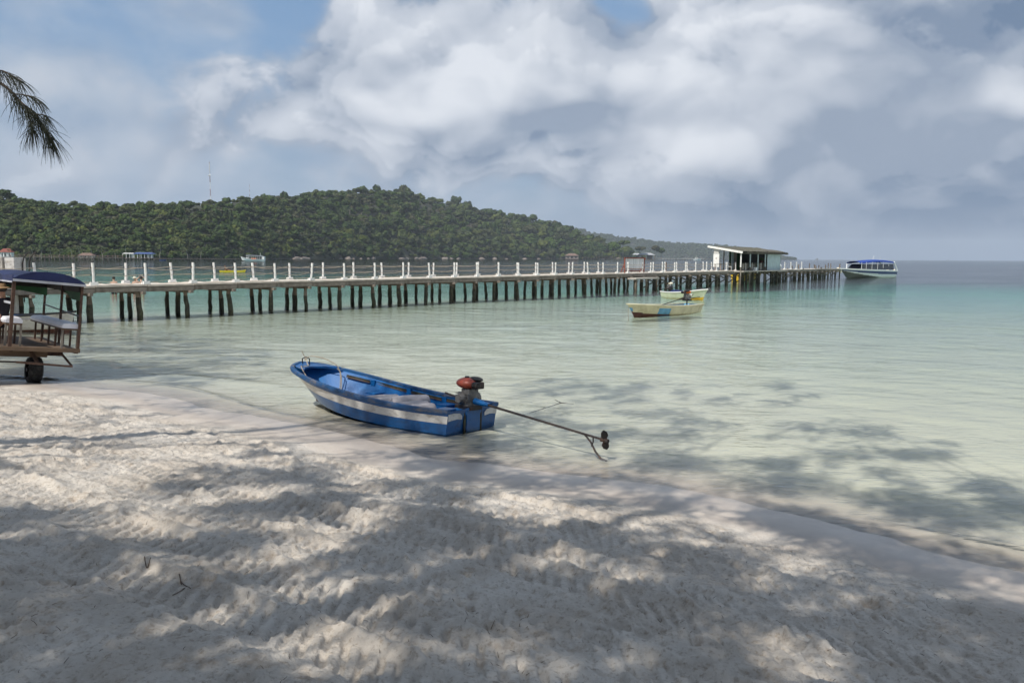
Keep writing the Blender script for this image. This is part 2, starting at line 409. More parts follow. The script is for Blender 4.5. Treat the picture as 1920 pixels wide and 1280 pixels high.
# furrows that run along the shore
fur = fbm(gt*.22+.25*gs, gs*3.4+.2*np.sin(gt*.7), 3, 41)
H += .048*fur*np.clip((gs-1.0)/.8, 0, 1)
def stamp(cx, cy, L, Wd, A, yaw, heel=.0):
    r = int(max(L, Wd)*1.9/GS)+1; ci = int((cx-GX0)/GS); cj = int((cy-GY0)/GS)
    i0, i1, j0, j1 = max(ci-r, 0), min(ci+r, gnx), max(cj-r, 0), min(cj+r, gny)
    if i1-i0 < 3 or j1-j0 < 3: return
    dx = GXX[j0:j1, i0:i1]-cx; dy = GYY[j0:j1, i0:i1]-cy
    a = (dx*math.cos(yaw)+dy*math.sin(yaw))/L; b = (-dx*math.sin(yaw)+dy*math.cos(yaw))/Wd
    q = np.sqrt(a*a+b*b)
    H[j0:j1, i0:i1] += -A*np.exp(-(q/.88)**8)*(1+heel*a) + .45*A*np.exp(-((q-1.18)/.22)**2)*(1+.8*a)
fr = np.random.default_rng(5)
for k in range(3200):
    x = fr.uniform(GX0+.3, GX1-.3); y = fr.uniform(GY0+.2, GY1-.3)
    s, t = shore_s(np.array([x]), np.array([y]))
    if s[0] < 1.05: continue
    if fr.random() < .5: stamp(x, y, fr.uniform(.11, .16), fr.uniform(.05, .075), fr.uniform(.014, .036), fr.normal(-.64, .9), fr.uniform(-.6, .6))
    else: stamp(x, y, fr.uniform(.05, .2), fr.uniform(.05, .14), fr.uniform(-.010, .020), fr.uniform(0, 6.28))
def track(p0, p1, wd=.14, pitch=.115, A=.036, bend=.1):
    p0 = np.array(p0[:2]); p1 = np.array(p1[:2]); d = p1-p0; L = np.hypot(*d); d /= L; nn = np.array((-d[1], d[0]))
    aa = (GXX-p0[0])*d[0]+(GYY-p0[1])*d[1]; bb = (GXX-p0[0])*nn[0]+(GYY-p0[1])*nn[1]
    bb = bb - bend*np.sin(aa/L*math.pi) - .02*np.sin(aa*2.1)
    inside = np.clip((wd*1.25-np.abs(bb))/.03, 0, 1)*np.clip(aa/.3, 0, 1)*np.clip((L-aa)/.3, 0, 1)
    ph = (aa+np.abs(bb)*.75*np.sign(bb+.001)+.05*fbm(aa*2.3, bb*3, 2, 19))/pitch
    fadev = np.clip(.70+1.7*fbm(aa*.9, bb*5, 2, 77), .12, 1.1)
    lug = np.clip((np.sin(ph*2*math.pi)-.1)*3.6, 0, 1)*np.clip((wd-np.abs(np.abs(bb)-wd*.05))/.03, 0, 1)*np.clip(np.abs(bb)/.02, .3, 1)
    H[:] = H*(1-.72*inside*np.minimum(fadev, 1)) + (-.012-.72*A*lug*fadev)*inside
    edge = np.exp(-((np.abs(bb)-wd*1.5)/.035)**2)*np.clip(aa/.3, 0, 1)*np.clip((L-aa)/.3, 0, 1)
    H[:] += .020*edge*fadev*(1+vnoise(GXX*9, GYY*9, 3))
def along(sd, t):
    n_ = float(np.interp(t, _st, _sn))-sd; return (E1[0]*t+E2[0]*n_, E1[1]*t+E2[1]*n_)
for s0, s1, ta, tb, wd_, A_ in ((1.45, 1.55, -9.5, 3.5, .13, .020), (2.05, 1.95, -8.0, 4.0, .16, .030), (2.65, 2.75, -7.0, 3.0, .14, .034), (3.30, 3.15, -9.0, 2.0, .15, .036), (3.75, 4.0, -7.5, 1.2, .12, .026), (4.45, 4.45, -8.0, .6, .15, .038), (5.05, 4.9, -6.5, -.5, .13, .030), (2.35, 3.4, -3.0, 3.8, .13, .026)):
    track(along(s0, ta), along(s1, tb), wd=wd_, A=A_, bend=.12)
track(at(180, 742, .09), at(640, 835, .12), wd=.06, pitch=.16, A=.012, bend=0)
H = H*dry + (1-dry)*(.010*fbm(GXX*1.1, GYY*1.6, 3, 61)) * np.clip(gs*2+.6, .3, 1)
H += .012*np.exp(-((gs-1.0)/.14)**2)*(.5+fbm(gt*2.2, gs*2, 2, 8))
def ground_z(x, y):
    x = np.asarray(x, float); y = np.asarray(y, float)
    b, s, t = ground_base(x, y)
    fi = np.clip((x-GX0)/GS, 0, gnx-1.001); fj = np.clip((y-GY0)/GS, 0, gny-1.001)
    i = fi.astype(int); j = fj.astype(int); a = fi-i; c = fj-j
    h = (H[j, i]*(1-a)+H[j, np.minimum(i+1, gnx-1)]*a)*(1-c)+(H[np.minimum(j+1, gny-1), i]*(1-a)+H[np.minimum(j+1, gny-1), np.minimum(i+1, gnx-1)]*a)*c
    edge = np.clip(np.minimum(np.minimum(x-GX0, GX1-x), np.minimum(y-GY0, GY1-y))/.6, 0, 1)
    far = .03*fbm(x*.8, y*.8, 3, 3)
    return b+h*edge+far*(1-edge)*(s > .5)
def gz(x, y): return float(ground_z(np.array([x]), np.array([y]))[0])

def polar_sheet(radii, thetas):
    rr, tt = np.meshgrid(radii, thetas, indexing='ij')
    X = rr*np.sin(tt); Y = rr*np.cos(tt)
    nr, nt = len(radii), len(thetas)
    i, j = np.meshgrid(np.arange(nr-1), np.arange(nt), indexing='ij'); j2 = (j+1) % nt
    F4 = np.stack([i*nt+j, i*nt+j2, (i+1)*nt+j2, (i+1)*nt+j], -1).reshape(-1, 4)
    return X, Y, F4
_in = np.linspace(-R(37.5), R(37.5), 860); _outer = np.linspace(R(37.5), 2*math.pi-R(37.5), 90)[1:-1]
_th = np.concatenate((_in, _outer))
_rad = np.concatenate((np.array([.02, .6, 1.2, 1.8, 2.3]), np.geomspace(2.55, 20, 690), np.geomspace(20.3, 8200, 110)))
X, Y, Q = polar_sheet(_rad, _th)
Zg = ground_z(X.ravel(), Y.ravel())
def sand_material():
    m = bpy.data.materials.new('sand'); m.use_nodes = True; MATS['sand'] = m
    T = NT(m.node_tree); b = T.n['Principled BSDF']
    pos = T.node('ShaderNodeNewGeometry').outputs['Position']
    z = T.xyz(pos)[2]
    n1 = T.noise(pos, 1.4, 6, .6); n2 = T.noise(pos, 34, 4, .7); n3 = T.noise(pos, 7, 7, .7)
    c = T.mix(T.smooth(n1, .35, .65), (.54, .485, .42), (.64, .59, .525))
    c = T.mix(T.m('MULTIPLY', T.smooth(n2, .50, .68), .62), c, (.30, .24, .18))
    c = T.mix(T.m('MULTIPLY', T.smooth(n3, .52, .70), .65), c, (.38, .30, .225))
    wet = T.m('SUBTRACT', 1.0, T.smooth(T.m('ADD', z, T.m('MULTIPLY', T.m('SUBTRACT', n1, .5), .05)),   .035, .085))
    film = T.m('SUBTRACT', 1.0, T.smooth(T.m('ADD', z, T.m('MULTIPLY', T.m('SUBTRACT', n1, .5), .04)), .012, .05))
    wc = T.mix(T.smooth(n1, .4, .6), (.37, .32, .275), (.45, .395, .34))
    c = T.mix(wet, c, wc)
    sub = T.m('SUBTRACT', 1.0, T.smooth(z, -.05, .004))
    c = T.mix(sub, c, (.60, .595, .48))
    deep_tint = T.m('SUBTRACT', 1.0, T.smooth(T.m('ADD', z, T.m('MULTIPLY', T.m('SUBTRACT', T.noise(pos, .03, 3, .6), .5), .8)), -5.0, -.3))  # deep seabed coloured dark teal to cut bounce light and dim the far water
    c = T.mix(deep_tint, c, (.13, .24, .29))
    T.put(b.inputs['Base Color'], c)
    T.put(b.inputs['Roughness'], T.m('SUBTRACT', T.m('SUBTRACT', .95, T.m('MULTIPLY', wet, .32)), T.m('MULTIPLY', film, .33)))
    T.put(b.inputs['Specular IOR Level'], T.m('ADD', .15, T.m('MULTIPLY', wet, .35)))
    bp = T.node('ShaderNodeBump'); bp.inputs['Distance'].default_value = .034
    T.put(bp.inputs['Strength'], T.m('SUBTRACT', .75, T.m('MULTIPLY', wet, .68)))
    T.put(bp.inputs['Height'], T.m('ADD', T.noise(pos, 48, 5, .75), T.m('MULTIPLY', T.noise(pos, 17, 4, .6), 1.3)))
    T.l.new(bp.outputs[0], b.inputs['Normal'])
sand_material()
beach = link('beach', np_mesh('beach', np.stack([X.ravel(), Y.ravel(), Zg], -1), Q, 'sand', True)); tag(beach, 'pale coral sand beach with footprints and tyre tracks, running under the sea', 'sand', kind='structure')

# ---------------------------------------------------------------- the sea: a body of clear water
def water_material():
    m = bpy.data.materials.new('water'); m.use_nodes = True; MATS['water'] = m
    T = NT(m.node_tree); T.n.clear()
    out = T.node('ShaderNodeOutputMaterial')
    pos = T.node('ShaderNodeNewGeometry').outputs['Position']
    a = T.noise(T.v('MULTIPLY', pos, (1.0, 1.9, 1)), 1.5, 2, .6)
    b = T.noise(T.v('MULTIPLY', pos, (1.0, 2.4, 1)), 5.5, 2, .6)
    c = T.noise(T.v('MULTIPLY', pos, (1.0, 1.6, 1)), .16, 2, .6)
    patch = T.smooth(T.noise(T.v('MULTIPLY', pos, (.6, 1.4, 1)), .11, 1, .6), .35, .65, .45, 1.0)
    h = T.m('ADD', T.m('MULTIPLY', a, .038), T.m('ADD', T.m('MULTIPLY', b, .017), T.m('MULTIPLY', c, .10)))
    bp = T.node('ShaderNodeBump'); bp.inputs['Distance'].default_value = 1.0
    T.put(bp.inputs['Strength'], patch); T.put(bp.inputs['Height'], h)
    fr = T.node('ShaderNodeFresnel'); fr.inputs['IOR'].default_value = 1.333; T.l.new(bp.outputs[0], fr.inputs['Normal'])
    gl = T.node('ShaderNodeBsdfGlossy'); gl.inputs['Roughness'].default_value = .045; T.l.new(bp.outputs[0], gl.inputs['Normal'])
    tr = T.node('ShaderNodeBsdfTransparent')
    mx = T.node('ShaderNodeMixShader'); T.l.new(fr.outputs[0], mx.inputs[0]); T.l.new(tr.outputs[0], mx.inputs[1]); T.l.new(gl.outputs[0], mx.inputs[2])
    T.l.new(mx.outputs[0], out.inputs['Surface'])
    va = T.node('ShaderNodeVolumeAbsorption'); va.inputs['Color'].default_value = (.42, .865, .825, 1); va.inputs['Density'].default_value = .115
    T.l.new(va.outputs[0], out.inputs['Volume'])
water_material()
_tw = np.concatenate((np.linspace(-R(37), R(37), 420), np.linspace(R(37), 2*math.pi-R(37), 60)[1:-1]))
_rw = np.concatenate((np.array([.02, 2.0, 4.0]), np.geomspace(5, 70, 420), np.geomspace(72, 8000, 60)))
X, Y, Q = polar_sheet(_rw, _tw)
x = X.ravel(); y = Y.ravel(); s, t = shore_s(x, y); S = np.maximum(-s, 0)
near = np.exp(-(np.hypot(x, y)/45)**2)
Zw = near*(.030*fbm(t*.55, S*1.3, 3, 91)+.012*fbm(x*2.0, y*3.6, 3, 95))*np.clip(S/1.5, .12, 1)
Zw += .062*np.exp(-((S-.55-.22*np.sin(t*.8))/.11)**2)*np.clip(.25+1.3*vnoise(t*.45, 0*t, 66), 0, 1)     # a small wave that breaks on the sand
Zw += .022*np.exp(-((S-1.7-.3*np.sin(t*.5+1))/.2)**2)*np.clip(.4+1.3*vnoise(t*.3, 0*t+4, 67), 0, 1)
nt_ = len(_tw); nv_ = len(x)
Vw = np.stack([x, y, Zw], -1)
ring = Vw[-nt_:].copy(); ring[:, 2] = -10
inner = Vw[:nt_].copy(); inner[:, 2] = -10
V2 = np.concatenate((Vw, ring, inner)); j = np.arange(nt_); j2 = (j+1) % nt_
side = np.stack([nv_-nt_+j, nv_-nt_+j2, nv_+j2, nv_+j], -1)
bot = np.stack([nv_+j, nv_+j2, nv_+nt_+j2, nv_+nt_+j], -1)
inn = np.stack([nv_+nt_+j, nv_+nt_+j2, j2, j], -1)
sea = link('sea', np_mesh('sea', V2, np.concatenate((Q, side, bot, inn)), 'water', True)); tag(sea, 'clear shallow green to teal sea water of the bay', 'sea', kind='structure')

# ---------------------------------------------------------------- the long pier
PY0 = 30.4
PO = Vector((-.5238*PY0, PY0, 0)); PD = Vector((.04138*PY0, .0522*PY0, 0)); PSP = PD.length; PDN = PD.normalized()
PN = Vector((-PDN.y, PDN.x, 0))                     # across the pier, away from the camera
PW = 1.76; DECK = 1.27
PANG = math.atan2(PDN.y, PDN.x)
def pp(n, w=0.0, z=0.0): return PO + PD*n + PN*w + Vector((0, 0, z))
def n_of_px(x):
    u = (x-960)/FPX/.9945
    return (u+.5238)/(.04138-.0522*u)
def n_far_px(x):
    lo, hi = -6.0, 60.0
    for _ in range(40):
        m = (lo+hi)/2
        if proj(pp(m, PW, 2))[0] < x: lo = m
        else: hi = m
    return lo
pier = thing('pier', 'long wooden pier with white rope railing posts reaching out into the bay', 'pier', PO)
def rel(p): return Vector(p)-PO
pr_ = random.Random(3)
N0, N1, NSH = -4, 46.6, 36.6
# deck slabs, edge beams, bents
slab = None; edge_meshes = []
n = N0
while n < N1:
    n2 = min(n+1, N1); ln = (n2-n)*PSP
    dz = pr_.uniform(-.012, .012) if n < NSH else pr_.uniform(-.03, .02)
    o = MB().box((0, 0, 0), (ln-.012, PW+.16, .085)).build('deck_slab', 'deck_top' if n < NSH else 'concrete', pier, bevel=.012)
    o.location = rel(pp((n+n2)/2, PW/2, DECK-.045+dz)); o.rotation_euler = (0, 0, PANG)
    for w in (-.06, PW+.06):
        h = .17 if n < NSH else .12
        o = MB().box((0, 0, 0), (ln-.02, .09, h)).build('edge_beam', 'beam_wood', pier)
        o.location = rel(pp((n+n2)/2, w, DECK-.20+dz)); o.rotation_euler = (pr_.uniform(-.03, .03), pr_.uniform(-.006, .006), PANG)
        o = MB().box((0, 0, 0), (ln*1.0, .05, .05)).build('edge_strip', 'tide_wood', pier)
        o.location = rel(pp((n+n2)/2, w+(.035 if w < 0 else -.035), DECK-.108+dz)); o.rotation_euler = (0, 0, PANG)
    n = n2
def pile(p, top, r, lean=(0, 0), fat=1.25, mats=('pile_wood', 'tide_wood')):
    """a driven tree trunk: thinner and grey above, thick with growth where the tide stands"""
    bot = Vector((p.x+lean[0], p.y+lean[1], -1.6)); tp = Vector((p.x, p.y, top))
    ts = [0, .12, .3, .5, .52, .58, .64, .70, .8, .9, 1.0]
    zc = pr_.uniform(.58, .72)                      # height of the growth line
    pts, rad = [], []
    k = 13
    for i in range(k):
        f = i/(k-1); q = bot.lerp(tp, f); z = q.z
        q = q + Vector((pr_.gauss(0, .012), pr_.gauss(0, .012), 0))
        g = fat if z < zc-.05 else (1.0 if z > zc+.08 else (fat+1)/2)
        pts.append(q-PO); rad.append(r*g*pr_.uniform(.93, 1.08))
    b = MB().tube(pts, rad, 9)
    zz = [ (pts[i//9].z) for i in range(len(b.v)) ]
    b.mi = [1 if (sum(b.v[i][2] for i in f)/len(f)) < zc else 0 for f in b.f]
    return b.build('pile', list(mats), pier, smooth=True)
n = -3.12
while n < N1-.2:
    big = n > 20.5
    offs = (.10, .90, 1.66) if not big else (.05, 1.70)
    for w in offs:
        if n > NSH and pr_.random() < .12: continue
        nn = n+pr_.uniform(-.05, .05)
        r = pr_.uniform(.068, .098) if not big else pr_.uniform(.10, .155)
        if n > NSH: r = pr_.uniform(.06, .11)
        ln = pr_.gauss(0, .05) if pr_.random() < .75 else pr_.uniform(.10, .22)
        pile(pp(nn, w), DECK-.30, r, (ln, pr_.gauss(0, .05)), 1.25 if not big else 1.1)
    o = MB().box((0, 0, 0), (.13, PW+.5, .11)).build('cross_beam', 'old_wood', pier)
    o.location = rel(pp(n, PW/2+pr_.uniform(-.08, .08), DECK-.34)); o.rotation_euler = (0, pr_.uniform(-.01, .01), PANG)
    if big and n < NSH and pr_.random() < .9:
        a = rel(pp(n+.08, -.02, .9)); b = rel(pp(n+.5, -.02, .52)); c = rel(pp(n+.08, -.02, .10))
        x = rel(pp(n+.92, -.02, .52))
        MB().beam(a, x, .05, .09).build('brace', 'tide_wood', pier)
        MB().beam(c, x, .05, .09).build('brace', 'tide_wood', pier)
    if n > NSH:
        for q in range(2):
            a = rel(pp(n, pr_.uniform(-.1, PW), pr_.uniform(.3, .9))); b = rel(pp(n+pr_.uniform(.7, 1.1), pr_.uniform(-.1, PW), pr_.uniform(.3, .9)))
            MB().beam(a, b, .05, .10).build('brace', 'old_wood', pier)
        for q in range(2):
            p = pp(n+pr_.uniform(.2, .8), pr_.choice((-.02, PW)))
            pile(p, DECK+(pr_.uniform(.1, .75) if pr_.random() < .55 else -.2), pr_.uniform(.05, .08), (pr_.gauss(0, .06), 0), 1.1)
    n += 1.0 if n < NSH else .75
# white railing posts with concrete feet, three ropes on each side
post_me = {}
def post_mesh(kind):
    if kind in post_me: return post_me[kind]
    r = random.Random(kind)
    b = MB(); k = 7
    b.tube([(r.gauss(0, .004), r.gauss(0, .004), i/(k-1)*.84) for i in range(k)], [.052*r.uniform(.93, 1.06) for i in range(k)], 10)
    post_me[kind] = b.mesh('railing_post', 'white_paint', True); return post_me[kind]
foot_me = MB().box((0, 0, .06), (.30, .20, .13), taper=.86).mesh('post_foot', 'white_paint')
cap_me = MB().tube([(0, 0, .835), (0, 0, .855), (0, 0, .885)], [.04, .042, .018], 8).mesh('post_cap', 'black_rubber')
knob_b = MB()
for z in (.66, .385, .125):
    knob_b.tube([(-.105, 0, z), (-.058, 0, z)], [.020, .024], 6); knob_b.tube([(.058, 0, z), (.105, 0, z)], [.024, .020], 6)
knob_me = knob_b.mesh('rope_knob', 'black_rubber')
def rail_post(p, i, tall=1.0, knob=True):
    o = link('railing_post', post_mesh(i % 5), pier); o.location = rel(p)
    o.rotation_euler = (pr_.gauss(0, .035), pr_.gauss(0, .035), PANG); o.scale = (1, 1, tall*pr_.uniform(.97, 1.03))
    f = link('post_foot', foot_me, o); f.rotation_euler = (0, 0, pr_.gauss(0, .06))
    if pr_.random() < .45: link('post_cap', cap_me, o)
    if knob: link('rope_knob', knob_me, o)
    return p
near_n = list(range(-3, 20))+[n_of_px(x) for x in (1175, 1217, 1239, 1262, 1282, 1301, 1321, 1340, 1358, 1375)]
far_n = [n for n in range(-3, 20)]+[n_far_px(x) for x in (1178, 1204, 1224, 1246, 1268, 1288, 1318, 1334, 1350, 1365, 1378)]
endn = [n_of_px(x) for x in (1466, 1477.5, 1487.5, 1497.5)]
endf = [n_of_px(x) for x in (1470, 1483)]
rows = [[pp(n, .04, DECK) for n in near_n], [pp(n, PW-.04, DECK) for n in far_n], [pp(n, .04, DECK) for n in endn]]
k = 0
for ri, row in enumerate(rows):
    for p in row: rail_post(p, k); k += 1
    for lv in (.66, .385, .125):
        pts = []
        for a, b in zip(row[:-1], row[1:]):
            sag = pr_.uniform(.015, .075) if pr_.random() < .8 else pr_.uniform(.08, .12)
            for q in range(6):
                t = q/6; pts.append(rel(a.lerp(b, t))+Vector((0, 0, lv-4*sag*t*(1-t)+.012*math.sin(q*9+lv))))
        pts.append(rel(row[-1])+Vector((0, 0, lv)))
        MB().tube(pts, .0115, 5).build('rope', 'rope', pier, smooth=True)
for n in (n_of_px(1135), n_far_px(1247)):                    # two bare wooden railing posts
    o = MB().tube([(0, 0, 0), (.01, 0, .4), (0, .01, .82)], [.05, .045, .05], 8).build('wooden_post', 'trailer_wood', pier); o.location = rel(pp(n, PW-.1, DECK))
# landing that juts out towards the beach, on its own piles
lp0, lp1 = n_of_px(1172), n_of_px(1216)
o = MB().box((0, 0, 0), ((lp1-lp0)*PSP, .75, .12)).build('landing_deck', 'concrete', pier, bevel=.01); o.location = rel(pp((lp0+lp1)/2, -.47, DECK-.42)); o.rotation_euler = (0, 0, PANG)
for n in (lp0+.1, (lp0+lp1)/2, lp1-.1): pile(pp(n, -.72), DECK-.46, .085, (0, 0), 1.05, ('beam_wood', 'pile_wood'))

# red framed rack of pale slats on the pier
rk = thing('slatted_gate', 'dark red framed gate with pale upright slats standing on the pier', 'gate', pp(n_of_px(1180), .55, DECK), PANG)
gl = 3.05; gh = 1.16
MB().box((gl/2, 0, gh), (gl+.1, .09, .08)).build('top_rail', 'red_frame', rk); MB().box((gl/2, 0, .16), (gl, .07, .07)).build('bottom_rail', 'red_frame', rk)
MB().box((gl/2, 0, .30), (gl, .05, .045)).build('middle_rail', 'red_frame', rk)
for x in (0, gl): MB().box((x, 0, gh/2), (.08, .08, gh)).build('gate_post', 'red_frame', rk)
for x in (.35, gl+.3): MB().beam((x, .55, 0), (x, .05, gh), .06, .06).build('stay', 'red_frame', rk)
sm = MB().box((0, 0, .68), (.085, .03, .88)).mesh('slat', 'gel_white')
for i in range(16): o = link('slat', sm, rk); o.location = (.14+i*(gl-.28)/15, pr_.uniform(-.01, .01), pr_.uniform(-.02, .02))

# ---------------------------------------------------------------- shed with a thatched lean-to roof on the pier
SA = Vector((21.9, 77.0, 0)); SL = 12.2; SWD = 3.0
shed = thing('pier_shed', 'open thatched shed on the pier with white fascia and pale blue plank room', 'shed', (SA.x, SA.y, DECK), PANG)
# local axes: x along the pier, y across (away from the camera), z up from the deck
zr0, zr1 = 1.70, 2.22
rb = MB(); rr = random.Random(9); NXR = 44; NYR = 10
def roof_pt(i, j, lift):
    x = -.15+(SL+.25)*i/NXR; y = -.25+(SWD+.55)*j/NYR
    return (x, y, zr0+(zr1-zr0)*j/NYR+lift+rr.uniform(-.028, .028)+.05*math.sin(i*.5)*math.sin(j*.6))
top = [[roof_pt(i, j, .17) for j in range(NYR+1)] for i in range(NXR+1)]
vs = [q for r_ in top for q in r_]; w_ = NYR+1
rb.add(vs, [(i*w_+j, (i+1)*w_+j, (i+1)*w_+j+1, i*w_+j+1) for i in range(NXR) for j in range(NYR)])
bt = [(q[0], q[1], q[2]-.15) for q in vs]
rb.add(bt, [(i*w_+j+1, (i+1)*w_+j+1, (i+1)*w_+j, i*w_+j) for i in range(NXR) for j in range(NYR)])
roof = rb.build('roof', 'thatch', shed)
fb = MB()
for i in range(420):                                 # ragged straw along the eaves
    x = rr.uniform(1.0, SL+.1); ln = rr.uniform(.10, .26); y = -.25+rr.uniform(-.03, .05)
    z = zr0+.14
    fb.add([(x-.02, y, z), (x+.02, y, z), (x+.02+rr.gauss(0, .02), y-.05, z-ln), (x-.02+rr.gauss(0, .02), y-.05, z-ln)], [(0, 1, 2, 3)])
for i in range(160):
    j = rr.uniform(0, 1); y = -.25+(SWD+.5)*j; z = zr0+(zr1-zr0)*j+.13; ln = rr.uniform(.08, .2)
    fb.add([(SL+.1, y-.02, z), (SL+.1, y+.02, z), (SL+.15, y+.02, z-ln), (SL+.15, y-.02, z-ln)], [(0, 1, 2, 3)])
tag(fb.build('straw_fringe', 'thatch', roof), kind='stuff')
MB().beam((-.18, -.3, zr0+.06), (-.18, SWD+.3, zr1+.12), .05, .20).build('fascia', 'white_paint', shed)
MB().beam((-.18, -.27, zr0-.02), (SL+.1, -.27, zr0-.02), .06, .10).build('eaves_beam', 'tide_wood', shed)
for i in range(7): MB().beam((.2+i*1.95, -.2, zr0-.02), (.2+i*1.95, SWD+.2, zr1-.02), .07, .09).build('rafter', 'old_wood', shed)
MB().box((.05, SWD-.55, .98), (.10, .60, 1.30)).build('sign_board', 'white_paint', shed); MB().box((.04, SWD-.55, 1.86), (.10, .52, .40)).build('upper_board', 'boat_white', shed)
emb = MB(); emb.box((-.011, SWD-.55, 1.16), (.012, .10, .05), mi=0); emb.tube([(-.012, SWD-.55, 1.22), (-.006, SWD-.55, 1.22)], [.03, .03], 8); emb.build('emblem', 'red_frame', shed)
for x, y in ((.9, SWD-.2), (2.6, SWD-.2), (4.6, SWD-.2)): MB().tube([(x, y, 0), (x, y, zr1-.05)], .055, 8).build('post', 'pile_wood', shed)
for x, m_, zb in ((.05, 'white_paint', -1.9), (2.35, 'wall_blue', -1.9), (4.35, 'wall_blue', -.25), (6.3, 'wall_blue', -1.9)):
    MB().tube([(x, -.05, zb), (x+.03, -.05, zb/2), (x, -.05, zr0)], [.075, .065, .06], 8).build('post', m_ if zb > -1 else 'old_wood', shed)
    if zb < -1: MB().tube([(x, -.055, .35), (x, -.055, zr0-.02)], .068, 8).build('post_cover', m_, shed)
# room at the far end
for i in range(9):
    MB().box((7.35+i*.40, .05+rr.uniform(-.008, .008), .80), (.385, .04, 1.78)).build('wall_board', 'wall_blue', shed)
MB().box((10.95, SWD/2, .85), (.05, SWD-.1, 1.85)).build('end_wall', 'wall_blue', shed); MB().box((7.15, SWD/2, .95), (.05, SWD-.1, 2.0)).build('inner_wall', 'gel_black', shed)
MB().box((3.9, 2.2, .95), (.9, .06, 1.9)).build('back_panel', 'wall_pink', shed); MB().box((3.2, 2.15, .95), (.45, .06, 1.85)).build('back_panel', 'wall_blue', shed)
MB().box((5.6, SWD-.1, .95), (2.9, .05, 1.95)).build('back_wall', 'tarp_green', shed)
# rail and boards of the bar
for i in range(11): MB().box((.35+i*.62, .02+rr.uniform(-.02, .02), .38), (.50, .04, .62+rr.uniform(-.1, .05))).build('bar_board', 'old_wood' if i % 3 else 'tide_wood', shed)
MB().box((3.5, 0, .72), (6.8, .16, .06)).build('bar_top', 'tide_wood', shed)
for x in (1.2, 2.9, 5.2): MB().box((x, -.06, .40), (.06, .05, .72)).build('bar_post', 'boat_white', shed)
MB().box((SL/2-.3, SWD/2-.2, -.06), (SL-.8, SWD+.3, .10)).build('floor', 'concrete', shed)
for i in range(7): pile_p = Vector((.6+i*1.65, .25, 0)); b_ = MB().tube([(pile_p.x, pile_p.y, -2.2), (pile_p.x+.04, pile_p.y, -1.1), (pile_p.x, pile_p.y, -.1)], [.13, .12, .11], 8); b_.build('pile', 'tide_wood', shed, smooth=True)
def shed_pt(x, y, z): return Vector((SA.x, SA.y, DECK)) + PDN*x + PN*y + Vector((0, 0, z))
# things at the shed
pl = thing('potted_plant', 'leafy green plant in a pot on the bar of the pier shed', 'plant', shed_pt(6.4, .35, .75))
MB().tube([(0, 0, 0), (0, 0, .22)], [.10, .14], 10).build('pot', 'antifoul', pl)
lb = MB()
for i in range(90):
    a = rr.uniform(0, 6.28); e = rr.uniform(.1, 1.4); L = rr.uniform(.2, .45); d = Vector((math.cos(a)*math.cos(e), math.sin(a)*math.cos(e), math.sin(e))); s_ = d.cross(Vector((0, 0, 1))).normalized()*.05
    q = Vector((0, 0, .2)); lb.add([q, q+d*L*.5+s_, q+d*L, q+d*L*.5-s_], [(0, 1, 2, 3)])
lb.build('leaves', 'jungle_leaf', pl)
tb = thing('table', 'dark topped table on the pier under the shed roof', 'table', pp(n_of_px(1363), .9, DECK), PANG)
MB().box((0, 0, .62), (1.5, .7, .05)).build('table_top', 'tide_wood', tb)
for x in (-.65, .65):
    for y in (-.28, .28): MB().box((x, y, .3), (.06, .06, .6)).build('leg', 'wall_pink', tb)
ch = thing('plastic_chair', 'white plastic chair beside the table at the shed', 'chair', pp(n_of_px(1372), .5, DECK), PANG+.4)
MB().box((0, 0, .40), (.42, .42, .04)).build('seat', 'gel_white', ch); MB().box((0, .2, .62), (.42, .04, .44)).build('backrest', 'gel_white', ch)
for x in (-.18, .18):
    for y in (-.18, .18): MB().tube([(x, y, 0), (x*.95, y*.95, .39)], .022, 6).build('leg', 'gel_white', ch)
bx = thing('cool_box', 'small white box on the shed floor behind the railing', 'box', shed_pt(3.6, -.1, -.01), PANG)
MB().box((0, 0, .14), (.42, .28, .28)).build('body', 'gel_white', bx, bevel=.02); MB().box((0, 0, .305), (.45, .30, .045)).build('lid', 'gel_white', bx, bevel=.012)
# blue and white bundle by the railing beyond the shed
bd = thing('covered_bundle', 'blue and white covered bundle leaning on the railing right of the shed', 'bundle', pp(n_of_px(1463), .5, DECK), PANG)
MB().ell((0, 0, .34), (.34, .30, .36), 12, 8, jit=.08, rnd=rr).build('white_cover', 'gel_white', bd, smooth=True)
MB().ell((-.35, .1, .86), (.38, .24, .22), 12, 8, jit=.1, rnd=rr).build('blue_cover', 'tarp_navy', bd, smooth=True)
MB().ell((-.55, .1, 1.08), (.16, .14, .11), 10, 6, jit=.1, rnd=rr).build('top', 'tarp_grey', bd, smooth=True)
MB().ell((.36, .1, .62), (.15, .15, .22), 10, 6, jit=.1, rnd=rr).build('dark_cover', 'black_rubber', bd, smooth=True)
